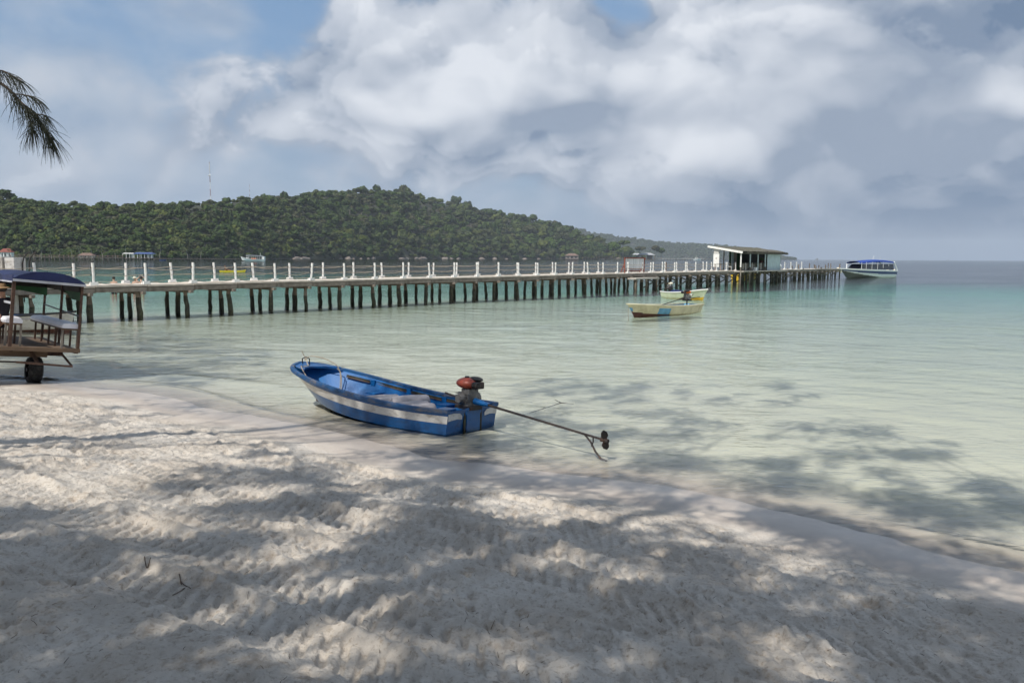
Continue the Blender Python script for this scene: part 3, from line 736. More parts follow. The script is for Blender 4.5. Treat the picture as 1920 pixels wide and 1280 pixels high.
# landward end of the pier: grey blocks and a ladder's hand rails
for x0, x1, zt, m_, lb_ in ((-14, 9, 2.34, 'concrete', 'weathered grey concrete block at the left end of the pier, the nearer one'), (13, 31, 2.30, 'boat_white', 'off-white concrete block at the left end of the pier, beside the ladder rails')):
    a = atY(x0, 490, 29.3); b = atY(x1, 490, 29.3)
    o = MB().box((0, 0, 0), (b.x-a.x, .7, zt-DECK)).build('concrete_block', m_, None, bevel=.02); o.location = ((a.x+b.x)/2, 29.5, (zt+DECK)/2)
    tag(o, lb_, 'block', 'concrete blocks at the pier end')
ld = thing('boarding_ladder', 'pair of dark bent ladder hand rails rising above the pier at the left', 'ladder', atY(50, 560, 29.6)*1.0)
ld.location = (atY(50, 500, 29.6).x, 29.6, DECK)
for x in (-.16, .09): MB().tube([(x, 0, -.6), (x, 0, .3), (x+.02, 0, .85), (x+.04, .05, 1.02), (x+.10, .1, 1.14), (x+.15, .15, 1.22), (x+.19, .2, 1.25)], .024, 8).build('hand_rail', 'dark_metal', ld, smooth=True)
for z in (-.4, -.1, .15): MB().tube([(-.16, 0, z), (.09, 0, z)], .015, 6).build('rung', 'dark_metal', ld)
a = atY(28, 560, 29.0); o = MB().tube([(0, 0, -1.2), (0, 0, DECK-.1)], [.12, .11], 12).build('concrete_pillar', 'white_paint', None, smooth=True); o.location = (a.x, 29.0, 0)
tag(o, 'white round concrete pillar under the left end of the pier', 'pillar')

# ---------------------------------------------------------------- hulls
def catmull(tab, n):
    tab = np.array(tab, float); k = len(tab); out = []
    for i in range(n):
        f = i/(n-1)*(k-1); j = min(int(f), k-2); t = f-j
        p0, p1, p2, p3 = tab[max(j-1, 0)], tab[j], tab[j+1], tab[min(j+2, k-1)]
        out.append(.5*((2*p1)+(-p0+p2)*t+(2*p0-5*p1+4*p2-p3)*t*t+(-p0+3*p1-3*p2+p3)*t**3))
    return np.array(out)
def hull_rows(tab, ns=34, nv=12, flare=.25):
    """tab rows: x_keel, x_sheer, half beam sheer, half beam chine, z keel, z chine, z sheer -> grid[station][v] for one side"""
    st = catmull(tab, ns); G = []
    for q in st:
        xk, xs, b, bc, zk, zc, zs = q; b = max(b, 0); bc = max(min(bc, b), 0); row = []
        for i in range(nv+1):
            v = i/nv
            if v < .3:
                t = v/.3; y = bc*t; z = zk+(zc-zk)*t
            else:
                t = (v-.3)/.7; y = bc+(b-bc)*(t*(1+flare)-flare*t*t); z = zc+(zs-zc)*t
            hgt = (z-zk)/max(zs-zk, 1e-4)
            row.append((xk+(xs-xk)*hgt**1.2, y, z))
        G.append(row)
    return G
def hull_parts(root, tab, bands, mats, inner_mat, rail_mat, rail=(.035, .03), ns=34, nv=14, wall=.035, floor_z=None, transom_mat=0, deck_from=None, deck_mat=None, flare=.25, thwarts=()):
    G = hull_rows(tab, ns, nv, flare); b = MB(); w = nv+1
    for sgn in (1, -1):
        vs = [(p[0], sgn*p[1], p[2]) for r in G for p in r]
        for i in range(ns-1):
            for j in range(nv):
                pass
        fs = [(i*w+j, (i+1)*w+j, (i+1)*w+j+1, i*w+j+1) if sgn < 0 else (i*w+j+1, (i+1)*w+j+1, (i+1)*w+j, i*w+j) for i in range(ns-1) for j in range(nv)]
        o = len(b.v); b.v.extend(vs); b.f.extend([tuple(q+o for q in f) for f in fs])
        b.mi.extend([bands((j+.5)/nv, i/(ns-1)) for i in range(ns-1) for j in range(nv)])
    # transom
    r = G[0]; loop = [(p[0], p[1], p[2]) for p in r] + [(p[0], -p[1], p[2]) for p in r[::-1]]
    b.add(loop, [tuple(range(len(loop)))], transom_mat)
    hull = b.build('hull', mats, root, smooth=True)
    # inner skin
    ib = MB(); zf = floor_z
    inn = []
    for r in G:
        row = []
        for p in r:
            y = max(p[1]-wall, 0.0); z = max(p[2]+.012, zf) if zf is not None else p[2]+wall
            row.append((p[0]+(wall if r is G[0] else 0), y, min(z, r[-1][2]-.004)))
        inn.append(row)
    for sgn in (1, -1):
        vs = [(p[0], sgn*p[1], p[2]) for r in inn for p in r]
        fs = [(i*w+j, (i+1)*w+j, (i+1)*w+j+1, i*w+j+1) if sgn > 0 else (i*w+j+1, (i+1)*w+j+1, (i+1)*w+j, i*w+j) for i in range(ns-1) for j in range(nv)]
        ib.add(vs, fs)
    r = inn[0]; loop = [(p[0], p[1], p[2]) for p in r] + [(p[0], -p[1], p[2]) for p in r[::-1]]
    ib.add(loop, [tuple(range(len(loop)-1, -1, -1))])
    ib.build('inner_hull', inner_mat, root, smooth=True)
    # gunwale: rounded rail round both sides
    path = [Vector((r[-1][0], r[-1][1]-.008, r[-1][2])) for r in G] + [Vector((r[-1][0], -r[-1][1]+.008, r[-1][2])) for r in G[::-1] if r[-1][1] > .01]
    gb = MB(); k = len(path); vs = []; m = 8
    for i, q in enumerate(path):
        d = (path[min(i+1, k-1)]-path[max(i-1, 0)]); d.z = 0; d.normalize(); sd = Vector((d.y, -d.x, 0))
        for a in range(m):
            t = 2*math.pi*a/m; ca, sa = math.cos(t), math.sin(t)
            ca = math.copysign(abs(ca)**.6, ca); sa = math.copysign(abs(sa)**.6, sa)
            vs.append(q+sd*rail[0]*ca+Vector((0, 0, rail[1]*sa)))
    gb.add(vs, [(i*m+a, i*m+(a+1) % m, (i+1)*m+(a+1) % m, (i+1)*m+a) for i in range(k-1) for a in range(m)]+[tuple(range(m)), tuple((k-1)*m+a for a in range(m-1, -1, -1))])
    gb.build('gunwale', rail_mat, root, smooth=True)
    if deck_from is not None:
        db = MB(); ii = [i for i in range(ns) if i/(ns-1) >= deck_from]
        vs = []
        for i in ii:
            p = G[i][-1]; t = (i/(ns-1)-deck_from)/(1-deck_from)
            for c in (-1, -.5, 0, .5, 1): vs.append((p[0]+(1-t)**3*.28*abs(c)**2*-1, p[1]*c, p[2]+.014+.012*(1-c*c)))
        db.add(vs, [(i*5+j, (i+1)*5+j, (i+1)*5+j+1, i*5+j+1) for i in range(len(ii)-1) for j in range(4)][::1])
        lo = [(q[0], q[1], q[2]-.03) for q in vs]; db.add(lo, [(i*5+j+1, (i+1)*5+j+1, (i+1)*5+j, i*5+j) for i in range(len(ii)-1) for j in range(4)])
        db.add(vs[:5]+lo[:5], [(i, i+1, i+6, i+5) for i in range(4)])
        db.build('foredeck', deck_mat or rail_mat, root, smooth=True)
    return G
def long_tail(root, org, fwd, length, drop, tank, s=1.0, yaw=0.0, housing='dark_metal'):
    """small petrol engine with a long propeller shaft, on a swivel; aft is -x"""
    e = bpy.data.objects.new('engine', None); col.objects.link(e); e.parent = root; e.location = org; e.rotation_euler = (0, 0, yaw); e.scale = (s, s, s)
    MB().box((0, 0, .03), (.30, .22, .05)).build('base_plate', 'dark_metal', e)
    b = MB(); b.box((.0, 0, .14), (.20, .20, .18)); b.box((-.02, 0, .24), (.15, .17, .07)); b.tube([(0, .0, .14), (0, -.16, .14)], [.09, .08], 12); b.tube([(.02, .10, .15), (.02, .17, .15)], [.085, .06], 12)
    for i in range(5): b.box((.02, .0, .10+i*.028), (.245, .235, .009))
    b.build('engine_block', 'engine_metal', e, bevel=.008)
    t = MB(); t.ell((.02, .02, .345), (.165, .125, .075), 16, 10); t.build('fuel_tank', tank, e, smooth=True)
    MB().tube([(.02, .02, .415), (.02, .02, .438)], [.035, .03], 12).build('tank_cap', 'black_rubber', e)
    m = MB(); m.box((-.155, -.02, .33), (.10, .14, .09)); m.tube([(-.14, .05, .335), (-.24, .05, .335)], [.045, .045], 10); m.build('silencer', 'dark_metal', e, bevel=.012)
    MB().ell((-.06, -.06, .40), (.13, .075, .035), 12, 6).build('air_filter', 'black_rubber', e, smooth=True)
    c = MB(); c.box((.12, -.10, .25), (.03, .06, .08)); c.build('carburettor', 'gel_white', e)
    MB().tube([(.13, -.13, .20), (.17, -.17, .27), (.16, -.2, .28)], .011, 6).build('starter_handle', 'black_rubber', e)
    MB().tube([(.10, 0, .10), (.35, -.05, .13), (.55, -.06, .15)], .014, 6).build('tiller', 'shaft_metal', e)
    # tail
    a = Vector((-.13, 0, .12)); z = Vector((-length, 0, .12-drop)); d = (z-a).normalized()
    MB().tube([a, a+d*.10, a+d*.26], [.046, .040, .024], 10)  .build('drive_housing', housing, e, smooth=True)
    MB().tube([a+d*.2, a+d*.9, z], [.017, .015, .013], 8).build('shaft', 'shaft_metal', e, smooth=True)
    pb = MB(); pb.tube([z-d*.05, z+d*.05], [.03, .022], 8)
    for sg in (0, 1):
        up = Vector((0, .25, 1)).normalized() if not sg else Vector((0, -.35, -1)).normalized()
        sd = d.cross(up).normalized(); tw = sd*.055+d*.025*(1 if sg else -1)
        for q0, q1, q2 in (((.0, .45), (.06, 1.0), (.115, .55)),):
            P_ = [z+up*.01-tw*.3, z+up*.05-tw*.75, z+up*.095-tw*.55, z+up*.12, z+up*.095+tw*.5, z+up*.05+tw*.6, z+up*.01+tw*.3]
            th = d*.006
            pb.add([p+th for p in P_]+[p-th for p in P_], [(0, 1, 2, 3, 4, 5, 6), (13, 12, 11, 10, 9, 8, 7)]+[(i, i+7, (i+1) % 7+7, (i+1) % 7) for i in range(7)])
    pb.build('propeller', 'dark_metal', e)
    k = z-d*.30; dn = Vector((0, 0, -1))
    sk = [k, k-d*-.10+dn*.07, k+d*.17+dn*.16, k+d*.25+dn*.22, k+d*.34+dn*.225]
    MB().tube(sk, [.011, .011, .012, .011, .010], 6).build('skeg', 'dark_metal', e, smooth=True)
    MB().tube([k+d*.13, k+d*.135+dn*.06, k+d*.11+dn*.115], .008, 6).build('skeg_stay', 'dark_metal', e)
    return e

# ---------------------------------------------------------------- the blue boat on the water's edge
AX = Vector((-.81, .59, 0)).normalized(); B0 = Vector((-.58, 11.06, 0)); BANG = math.atan2(AX.y, AX.x)
boat = thing('blue_boat', 'blue wooden boat with a white stripe and long tail engine aground on the beach', 'boat', (B0.x, B0.y, 0), BANG)
boat.rotation_euler = (R(2.5), R(0), BANG)
tabB = [(.00, -.05, .545, .54, -.07, -.03, .300), (.55, .53, .61, .59, -.09, -.03, .295), (1.2, 1.2, .645, .60, -.09, -.03, .318), (1.9, 1.95, .64, .54, -.08, -.01, .375), (2.55, 2.65, .595, .40, -.05, .04, .455), (2.98, 3.18, .48, .22, .0, .10, .530), (3.20, 3.52, .31, .08, .02, .15, .590), (3.28, 3.70, .0, .0, .03, .18, .625)]
def bandB(v, u):
    if v < .20+.06*u: return 2
    return 1 if (.62 < v < .86) and u < .97 else 0
GB = hull_parts(boat, tabB, bandB, ['boat_blue', 'boat_white', 'antifoul'], 'boat_blue_in', 'boat_rail', (.038, .034), ns=46, nv=22, floor_z=.09, deck_from=.80, deck_mat='boat_blue', flare=.1)
# painted ends of the stripe on the transom, engine bay with its dark stained grooves
for sg, f in ((1, 1.0), (-1, 1.0)):
    P_ = [(-.040, sg*.540, .165), (-.042, sg*.540, .262), (-.046, sg*.42, .268), (-.046, sg*.30, .255), (-.044, sg*.25, .215), (-.042, sg*.255, .165), (-.042, sg*.37, .180)]
    P_ = [(x-.004-(.3-z)*-.10*0, y, z) for x, y, z in P_]
    m_ = MB(); m_.add(P_, [tuple(range(7)) if sg > 0 else tuple(range(6, -1, -1))]); m_.build('stripe_end', 'boat_white', boat)
MB().box((-.035, 0, .14), (.035, .30, .33)).build('transom_plate', 'boat_blue', boat, bevel=.01)
for y in (-.18, .18): MB().box((-.032, y, .12), (.022, .035, .34)).build('stain_groove', 'tide_wood', boat)
MB().box((.10, 0, .245), (.30, .36, .06)).build('engine_bed', 'boat_blue_in', boat, bevel=.012)
MB().box((.12, .40, .30), (.20, .22, .03)).build('stern_knee', 'boat_blue', boat, bevel=.01); MB().box((.12, -.40, .30), (.20, .22, .03)).build('stern_knee', 'boat_blue', boat, bevel=.01)
for x in (.75, 1.45, 2.15):                              # knees that carry the thwarts
    for sg in (1, -1):
        y = .545 if x < 2 else .43
        m_ = MB(); zt = .20 if x < 2 else .24
        m_.add([(x, sg*y, zt), (x, sg*(y-.20), zt), (x, sg*(y-.03), .09), (x+.03, sg*y, zt), (x+.03, sg*(y-.20), zt), (x+.03, sg*(y-.03), .09)], [(0, 1, 2), (3, 5, 4), (0, 3, 4, 1), (1, 4, 5, 2), (0, 2, 5, 3)])
        m_.box((x+.06, sg*(y-.13), zt+.008), (.20, .24, .016)); m_.build('seat_knee', 'boat_blue_in', boat)
for x0, x1 in ((.35, .95), (1.05, 1.70), (1.80, 2.45), (2.55, 3.0)):  # inwale under the gunwale: dark strips stand in for shade inside its slots
    for sg in (1, -1):
        def yz(x):
            r = min(GB, key=lambda q: abs(q[-1][0]-x)); return r[-1][1], r[-1][2]
        ya, za = yz(x0); yb, zb = yz(x1)
        if x0 > 2.5: ya -= .05; yb -= .07
        MB().beam((x0, sg*(ya-.05), za-.055), (x1, sg*(yb-.05), zb-.055), .012, .028).build('slot_shade', 'tide_wood', boat)
        MB().beam((x0, sg*(ya-.058), za-.078), (x1, sg*(yb-.058), zb-.078), .016, .012).build('inwale_edge', 'trailer_wood', boat)
for x in (1.0, 1.75, 2.5): 
    for sg in (1, -1):
        y, z = [q for q in [(min(GB, key=lambda r: abs(r[-1][0]-x))[-1])]][0][1:]
        MB().box((x, sg*(y-(.05 if x < 2.3 else .085)), z-.07), (.09, .03, .09)).build('inwale_block', 'boat_blue_in', boat)
MB().box((.5, 0, .062), (.7, .5, .012)).build('floor_board', 'boat_blue_in', boat)
long_tail(boat, (.08, -.04, .265), 1, 2.30, .170, 'engine_red', 1.07, R(-9), housing='boat_blue')
# bow ring and ropes are things of their own
def bp(x, y, z): return boat.matrix_basis @ Vector((x, y, z))
boat_m = Matrix.Translation(boat.location) @ boat.rotation_euler.to_matrix().to_4x4()
def bp(x, y, z): return boat_m @ Vector((x, y, z))
MB().tube([(3.58, .04, .60), (3.60, .04, .71), (3.55, 0, .74), (3.51, -.04, .71), (3.51, -.04, .60)], .010, 6).build('mooring_ring', 'dark_metal', boat, smooth=True)
def rope_thing(name, label, pts, rad, matn='rope', cat='rope', group=None):
    o = MB().tube(catmull([tuple(q) for q in pts], len(pts)*6), rad, 6).build(name, matn, None, smooth=True); return tag(o, label, cat, group)
rope_thing('mooring_rope', 'thin pale rope tied at the bow of the blue boat and hanging inside it', [bp(3.60, .05, .84), bp(3.58, .02, .76), bp(3.54, .0, .71), bp(3.57, .02, .69), bp(3.52, -.01, .74), bp(3.40, -.04, .76), bp(3.22, -.14, .72), bp(3.06, -.24, .62), bp(3.02, -.28, .46), bp(2.98, -.24, .25), bp(2.99, -.22, .13), bp(2.92, -.18, .14), bp(2.94, -.24, .30), bp(2.99, -.26, .5), bp(3.04, -.22, .58)], .008)
rope_thing('loose_rope', 'short pale rope looped over the left side of the blue boat bow', [bp(3.54, .0, .70), bp(3.44, .06, .635), bp(3.34, .12, .625), bp(3.30, .2, .62), bp(3.28, .28, .615), bp(3.22, .37, .63), bp(3.12, .36, .5), bp(3.06, .30, .36)], .008)
rope_thing('knotted_rope', 'knotted pale rope with frayed ends hanging beside the red engine', [bp(.52, -.60, .33), bp(.50, -.55, .37), bp(.48, -.50, .33), bp(.48, -.46, .26), bp(.50, -.44, .20), bp(.47, -.43, .22), bp(.44, -.40, .16), bp(.38, -.36, .08)], .010)
# five grey fenders rolled on the boat's floor
fend = [((1.72, .05, .20), .10, .56, -.55), ((1.50, .10, .20), .095, .50, -.55), ((1.18, -.02, .235), .11, .58, -.62), ((.98, .16, .20), .095, .52, -.55), ((.76, .22, .20), .09, .46, -.5)]
names = ['grey roller fender in the blue boat, the one nearest the bow', 'grey roller fender in the blue boat, second from the bow', 'largest grey roller fender, middle of the five in the blue boat', 'grey roller fender in the blue boat, second from the engine', 'grey roller fender in the blue boat, the one nearest the engine']
for (p, r, L, yw), lb_ in zip(fend, names):
    o = MB().tube([(-L/2, 0, 0), (-L/2+.015, 0, 0), (-L/2+.05, 0, 0), (0, 0, .004), (L/2-.05, 0, 0), (L/2-.012, 0, 0), (L/2, 0, 0)], [r*.55, r*.85, r, r*1.02, r, r*.85, r*.6], 18).build('roller_fender', 'fender_grey', None, smooth=True)
    o.location = bp(*p); o.rotation_euler = (0, 0, BANG+math.pi/2+yw); tag(o, lb_, 'fender', 'grey fenders lying in the blue boat')
# anchor lying off the stern
an = thing('boat_anchor', 'thin iron anchor half sunk in the shallows right of the blue boat', 'anchor', at(1052, 757, 0) + Vector((0, 0, -.03)))
q0 = at(1052, 755, -.012)-an.location; q1 = at(992, 771, -.03)-an.location; q2 = at(1040, 749, .012)-an.location; q3 = at(1076, 757, -.02)-an.location
MB().tube([q0, q1+Vector((0, 0, -.03))], .006, 6).build('shank', 'dark_metal', an); MB().tube([q2, q0, q3], [.004, .007, .004], 6).build('arms', 'dark_metal', an)

# ---------------------------------------------------------------- two boats at anchor off the pier
pA0 = at(1297, 584, 0); pA1 = at(1190, 592.5, 0); dA = (pA1-pA0); LA = dA.length; angA = math.atan2(dA.y, dA.x)
ba = thing('moored_boat', 'cream boat with blue patches and dark red bottom, nearest of the two moored boats', 'boat', pA0, angA, 'boats moored off the pier')
k = LA/3.9
tabA = [(.0, -.12, .52, .46, -.12, .0, .43), (.8, .75, .60, .5, -.14, -.02, .42), (1.7, 1.7, .62, .5, -.14, .0, .44), (2.6, 2.65, .55, .38, -.12, .04, .49), (3.4, 3.55, .36, .16, -.1, .10, .57), (3.85, 4.15, .16, .04, -.08, .14, .62), (3.95, 4.38, .0, .0, -.06, .16, .64)]
tabA = [(a*k, b*k, c, d, e, f, g*.82) for a, b, c, d, e, f, g in tabA]
def bandA(v, u):
    if v < .22+.22*u**2: return 1
    if .40 < u < .53 and v < .80: return 2
    if .86 < u and .42 < v < .72: return 2
    return 0
hull_parts(ba, tabA, bandA, ['cream_hull', 'antifoul', 'patch_blue'], 'patch_blue', 'cream_hull', (.06, .035), floor_z=.05, deck_from=.84, deck_mat='cream_hull')
for x in (1.0, 2.2): MB().box((x*k, 0, .27), (.22, 1.05, .03)).build('thwart', 'boat_blue_in', ba)
MB().tube([(.42, 0, .1), (.42, 0, .52)], .03, 8).build('engine_post', 'dark_metal', ba)
long_tail(ba, (.42, 0, .50), 1, 1.5, .34, 'engine_orange', 1.15, R(158))
rope_thing('bow_rope', 'thin rope hanging from the bow of the cream moored boat into the water', [pA0+Vector((math.cos(angA), math.sin(angA), 0))*(4.25*k)+Vector((0, 0, .50)), pA0+Vector((math.cos(angA), math.sin(angA), 0))*(4.3*k)+Vector((0, 0, .2)), pA0+Vector((math.cos(angA), math.sin(angA), 0))*(4.28*k)+Vector((0, 0, -.2))], .012)
pB0 = at(1250, 556.5, 0); pB1 = at(1317, 561, 0); dB = pB1-pB0; LB = dB.length; angB = math.atan2(dB.y, dB.x)
bb = thing('moored_boat', 'pale green boat with a dark cloth on its bow, farther of the two moored boats', 'boat', pB0, angB, 'boats moored off the pier')
k = LB/3.2
tabC = [(.0, -.05, .50, .44, -.12, .0, .42), (.7, .7, .58, .48, -.14, -.02, .40), (1.5, 1.5, .60, .46, -.14, .0, .43), (2.3, 2.4, .52, .34, -.12, .04, .52), (2.9, 3.1, .34, .14, -.1, .10, .64), (3.2, 3.5, .12, .04, -.08, .14, .70), (3.25, 3.62, .0, .0, -.06, .16, .72)]
tabC = [(a*k, b*k, c, d, e, f, g*.85) for a, b, c, d, e, f, g in tabC]
hull_parts(bb, tabC, lambda v, u: 1 if v < .27 else 0, ['green_hull', 'yellow'], 'navy', 'gel_white', (.04, .03), floor_z=.05, deck_from=.84, deck_mat='green_hull')
MB().box((1.1*k, 0, .36), (.5, .9, .05)).build('thwart', 'navy', bb); MB().ell((.9*k, 0, .36), (.45, .4, .12), 10, 6, jit=.12, rnd=rr).build('folded_tarp', 'tarp_navy', bb, smooth=True)
cl = MB(); 
for i in range(9):
    x = (2.75+.085*i)*k; z = .51+.012*i
    cl.add([(x, -.40+.03*i, z-.05), (x, -.2+.01*i, z+.09), (x, .2-.01*i, z+.09), (x, .40-.03*i, z-.05)], [])
cl.f = [(i*4+j, (i+1)*4+j, (i+1)*4+j+1, i*4+j+1) for i in range(8) for j in range(3)]; cl.mi = [0]*len(cl.f)
cl.build('bow_cloth', 'black_rubber', bb, smooth=True)
long_tail(bb, (.28, 0, .46), 1, 1.2, .30, 'engine_cream', 1.15, R(6))
# white boat behind the trailer
pW1 = at(131, 621, 0); angW = R(-14)
wb = thing('white_boat', 'long white boat with a dark rail afloat behind the canopied trailer', 'boat', pW1-Vector((math.cos(angW), math.sin(angW), 0))*5.2, angW)
tabW = [(.0, -.1, .6, .5, -.15, .0, .44), (1.5, 1.5, .72, .6, -.16, 0, .42), (3.0, 3.0, .68, .5, -.15, .02, .45), (4.2, 4.3, .48, .25, -.12, .06, .53), (5.0, 5.2, .2, .06, -.1, .12, .61), (5.2, 5.45, .0, .0, -.08, .14, .64)]
hull_parts(wb, tabW, lambda v, u: 1 if v < .28 else 0, ['boat_white', 'antifoul'], 'boat_blue_in', 'black_rubber', (.035, .03), floor_z=.05, deck_from=.86, deck_mat='boat_white')
MB().beam((4.2, -.50, .40), (1.0, -.70, .30), .012, .03).build('rubbing_strake', 'fender_grey', wb)
# yellow boat behind the pier
pY = at(1436, 524, 0); yb_ = thing('yellow_boat', 'yellow boat moored behind the piles right of the shed', 'boat', pp(n_of_px(1434), PW+1.6, 0), PANG)
tabY = [(.0, -.05, .7, .6, -.15, .0, .75), (1.5, 1.5, .8, .65, -.16, 0, .72), (3.2, 3.2, .78, .6, -.15, .02, .74), (5.0, 5.2, .6, .3, -.12, .08, .80), (6.2, 6.6, .2, .06, -.1, .14, .9), (6.4, 6.9, .0, .0, -.08, .16, .92)]
hull_parts(yb_, tabY, lambda v, u: 1 if v < .3 else 0, ['yellow', 'boat_white'], 'boat_white', 'yellow', (.05, .04), floor_z=.05)

# ---------------------------------------------------------------- speedboat at the end of the pier
pS0 = at(1668, 518.5, 0); pS1 = at(1585, 521, 0); dS = pS1-pS0; LS = dS.length; angS = math.atan2(dS.y, dS.x)
sb = thing('speedboat', 'white and navy speedboat with a blue canopy moored at the pier head', 'speedboat', pS0, angS)
k = LS/7.0
tabS = [(.0, .0, 1.05, .95, -.25, .05, .85), (1.6, 1.6, 1.15, 1.0, -.28, .05, .92), (3.2, 3.2, 1.15, .95, -.28, .08, 1.0), (4.8, 4.9, 1.05, .75, -.25, .22, 1.08), (6.2, 6.5, .75, .35, -.12, .42, 1.16), (6.9, 7.5, .3, .08, .05, .65, 1.22), (7.0, 7.9, .0, .0, .12, .75, 1.24)]
tabS = [(a*k, b*k, c, d, e, f, g) for a, b, c, d, e, f, g in tabS]
def bandS(v, u):
    if v < .16+.66*max(u-.2, 0)**.75 and v < .66: return 2
    if v > .86: return 0
    if .56+.14*u < v: return 1
    return 3
hull_parts(sb, tabS, bandS, ['gel_white', 'navy', 'gel_black', 'gel_grey'], 'gel_white', 'gel_white', (.05, .05), floor_z=.3, deck_from=.62, deck_mat='gel_white', ns=40, nv=24)
cb = MB()
for (x0, x1, z0, z1, yb, yt) in ((.6, 5.3, 1.0, 1.80, 1.02, .93),):
    cb.add([(x0*k, -yb, z0), ((x1+.7)*k, -yb*.8, z0+.12), (x1*k, -yt*.85, z1), (x0*k, -yt, z1), (x0*k, yb, z0), ((x1+.7)*k, yb*.8, z0+.12), (x1*k, yt*.85, z1), (x0*k, yt, z1)], [(0, 1, 2, 3), (5, 4, 7, 6), (1, 5, 6, 2), (4, 0, 3, 7), (3, 2, 6, 7)])
cb.build('dark_screen', 'glass_dark', sb)
cn = MB(); nx = 14
for i in range(nx+1):
    t = i/nx; x = (.35+5.6*t)*k; z = 2.12+.26*math.sin(min(t*1.15, 1)*math.pi*.9)**.8-.10*t
    for y, dz in ((-1.0, -.24), (-.95, -.06), (-.5, .05), (0, .08), (.5, .05), (.95, -.06), (1.0, -.24)): cn.v.append((x, y*(1-.12*t), z+dz))
cn.f = [(i*7+j, (i+1)*7+j, (i+1)*7+j+1, i*7+j+1) for i in range(nx) for j in range(6)]; cn.mi = [0]*len(cn.f)
cn.build('canopy', 'canvas_blue', sb, smooth=True)
for x in (.6, 1.4, 2.3, 3.2, 4.1, 5.0, 5.7):
    for y in (-.97, .97): MB().tube([(x*k, y*.95, 1.1), (x*k, y*.95, 2.1)], .022, 6).build('canopy_pole', 'gel_white', sb)
ar = MB()
for y in (-1.0, 1.0): ar.beam((-.05*k, y, .85), (.55*k, y*.95, 2.12), .10, .22)
ar.build('stern_arch', 'gel_white', sb)
lp = MB(); lp.tube([(3.0*k, 0, 2.42), (2.75*k, 0, 2.95)], .018, 6); lp.tube([(2.0*k, .2, 2.4), (2.0*k, .2, 2.8)], .015, 6); lp.build('aerial', 'gel_white', sb)
ou = MB(); ou.box((-.32, -.45, .75), (.42, .40, .62), Matrix.Rotation(R(-14), 3, 'Y'), taper=.8); ou.build('outboard_motor', 'engine_cream', sb, bevel=.06)
ou = MB(); ou.box((-.32, .45, .75), (.42, .40, .62), Matrix.Rotation(R(-14), 3, 'Y'), taper=.8); ou.build('outboard_motor', 'engine_cream', sb, bevel=.06)
MB().box((4.75*k, -.99, 1.34), (.55, .03, .12)).build('yellow_sign', 'bright_yellow', sb); MB().box((5.15*k, -.985, 1.34), (.22, .03, .09)).build('sign_end', 'gel_white', sb)
MB().tube([(6.4*k, -.45, 1.25), (6.4*k, -.45, 1.85)], .06, 8).build('bow_post', 'gel_white', sb)
# ornamental pale lettering streaks on the navy band (not legible at this distance)
for x, w_, z in ((3.3, .34, .66), (2.9, .2, .62), (2.2, .5, .60), (1.5, .6, .56), (.9, .3, .55)):
    MB().box((x*k, -1.155, z), (w_, .02, .06)).build('band_mark', 'gel_grey', sb)
for i, (x, z) in enumerate(((1571.5, 505.5), (1576, 507.5))):
    p = atY(x, z, 104.5); o = MB().tube([(0, 0, -.30), (0, 0, -.22), (0, 0, .2), (0, 0, .3)], [.08, .19, .19, .07], 12).build('boat_fender', 'engine_cream', None, smooth=True); o.location = p
    tag(o, ('cream fender hanging at the pier head, the left one', 'cream fender hanging at the pier head against the speedboat bow')[i], 'fender', 'fenders at the pier head')

# ---------------------------------------------------------------- canopied beach trailer at the left edge
tA = atY(18, 650, 14.4); tB = atY(147, 657, 15.15)
TX = Vector((tB.x-tA.x, tB.y-tA.y, 0)); TW = TX.length; tang = math.atan2(TX.y, TX.x); troll = math.atan2(tA.z-tB.z, TW)
tr = thing('beach_trailer', 'rusty beach trailer with navy canopy and white bench cushions at the water edge', 'trailer', (tA.x, tA.y, tA.z), tang)
tr.rotation_mode = 'XYZ'; tr.rotation_euler = (0, troll*.82, tang)
TL = 3.0                                              # local: x across the rear, y towards the front (away from the camera), z up from the bed
bt_ = 1.22
# bed
MB().box((TW/2-.4, -.02, -.03), (TW+.86, .05, .075)).build('rear_beam', 'trailer_wood', tr)
MB().box((TW/2-.38, TL/2, -.02), (TW+.76, TL, .035)).build('bed', 'trailer_wood', tr)
for x in (.02, TW-.02): MB().box((x, TL/2, -.06), (.06, TL, .06)).build('side_rail', 'rust_frame', tr)
MB().box((TW*.35-.3, .35, -.13), (TW*1.05, .06, .15)).build('cross_timber', 'trailer_wood', tr)
MB().box((TW*.5, .9, -.17), (TW*.9, .08, .10)).build('cross_timber', 'rust_frame', tr)
MB().beam((TW*.36, .30, -.08), (TW*.42, .02, -.30), .05, .05).build('bracket', 'rust_frame', tr)
MB().beam((TW*.80, .30, -.10), (TW*.93, .02, -.33), .03, .03).build('bracket', 'rust_frame', tr)
MB().beam((TW*.10, -.02, -.275), (TW*.93, -.02, -.335), .05, .035).build('rear_step', 'rust_frame', tr)
MB().beam((-.9, .25, -.29), (TW*.5, .25, -.30), .03, .03).build('axle_rod', 'dark_metal', tr)
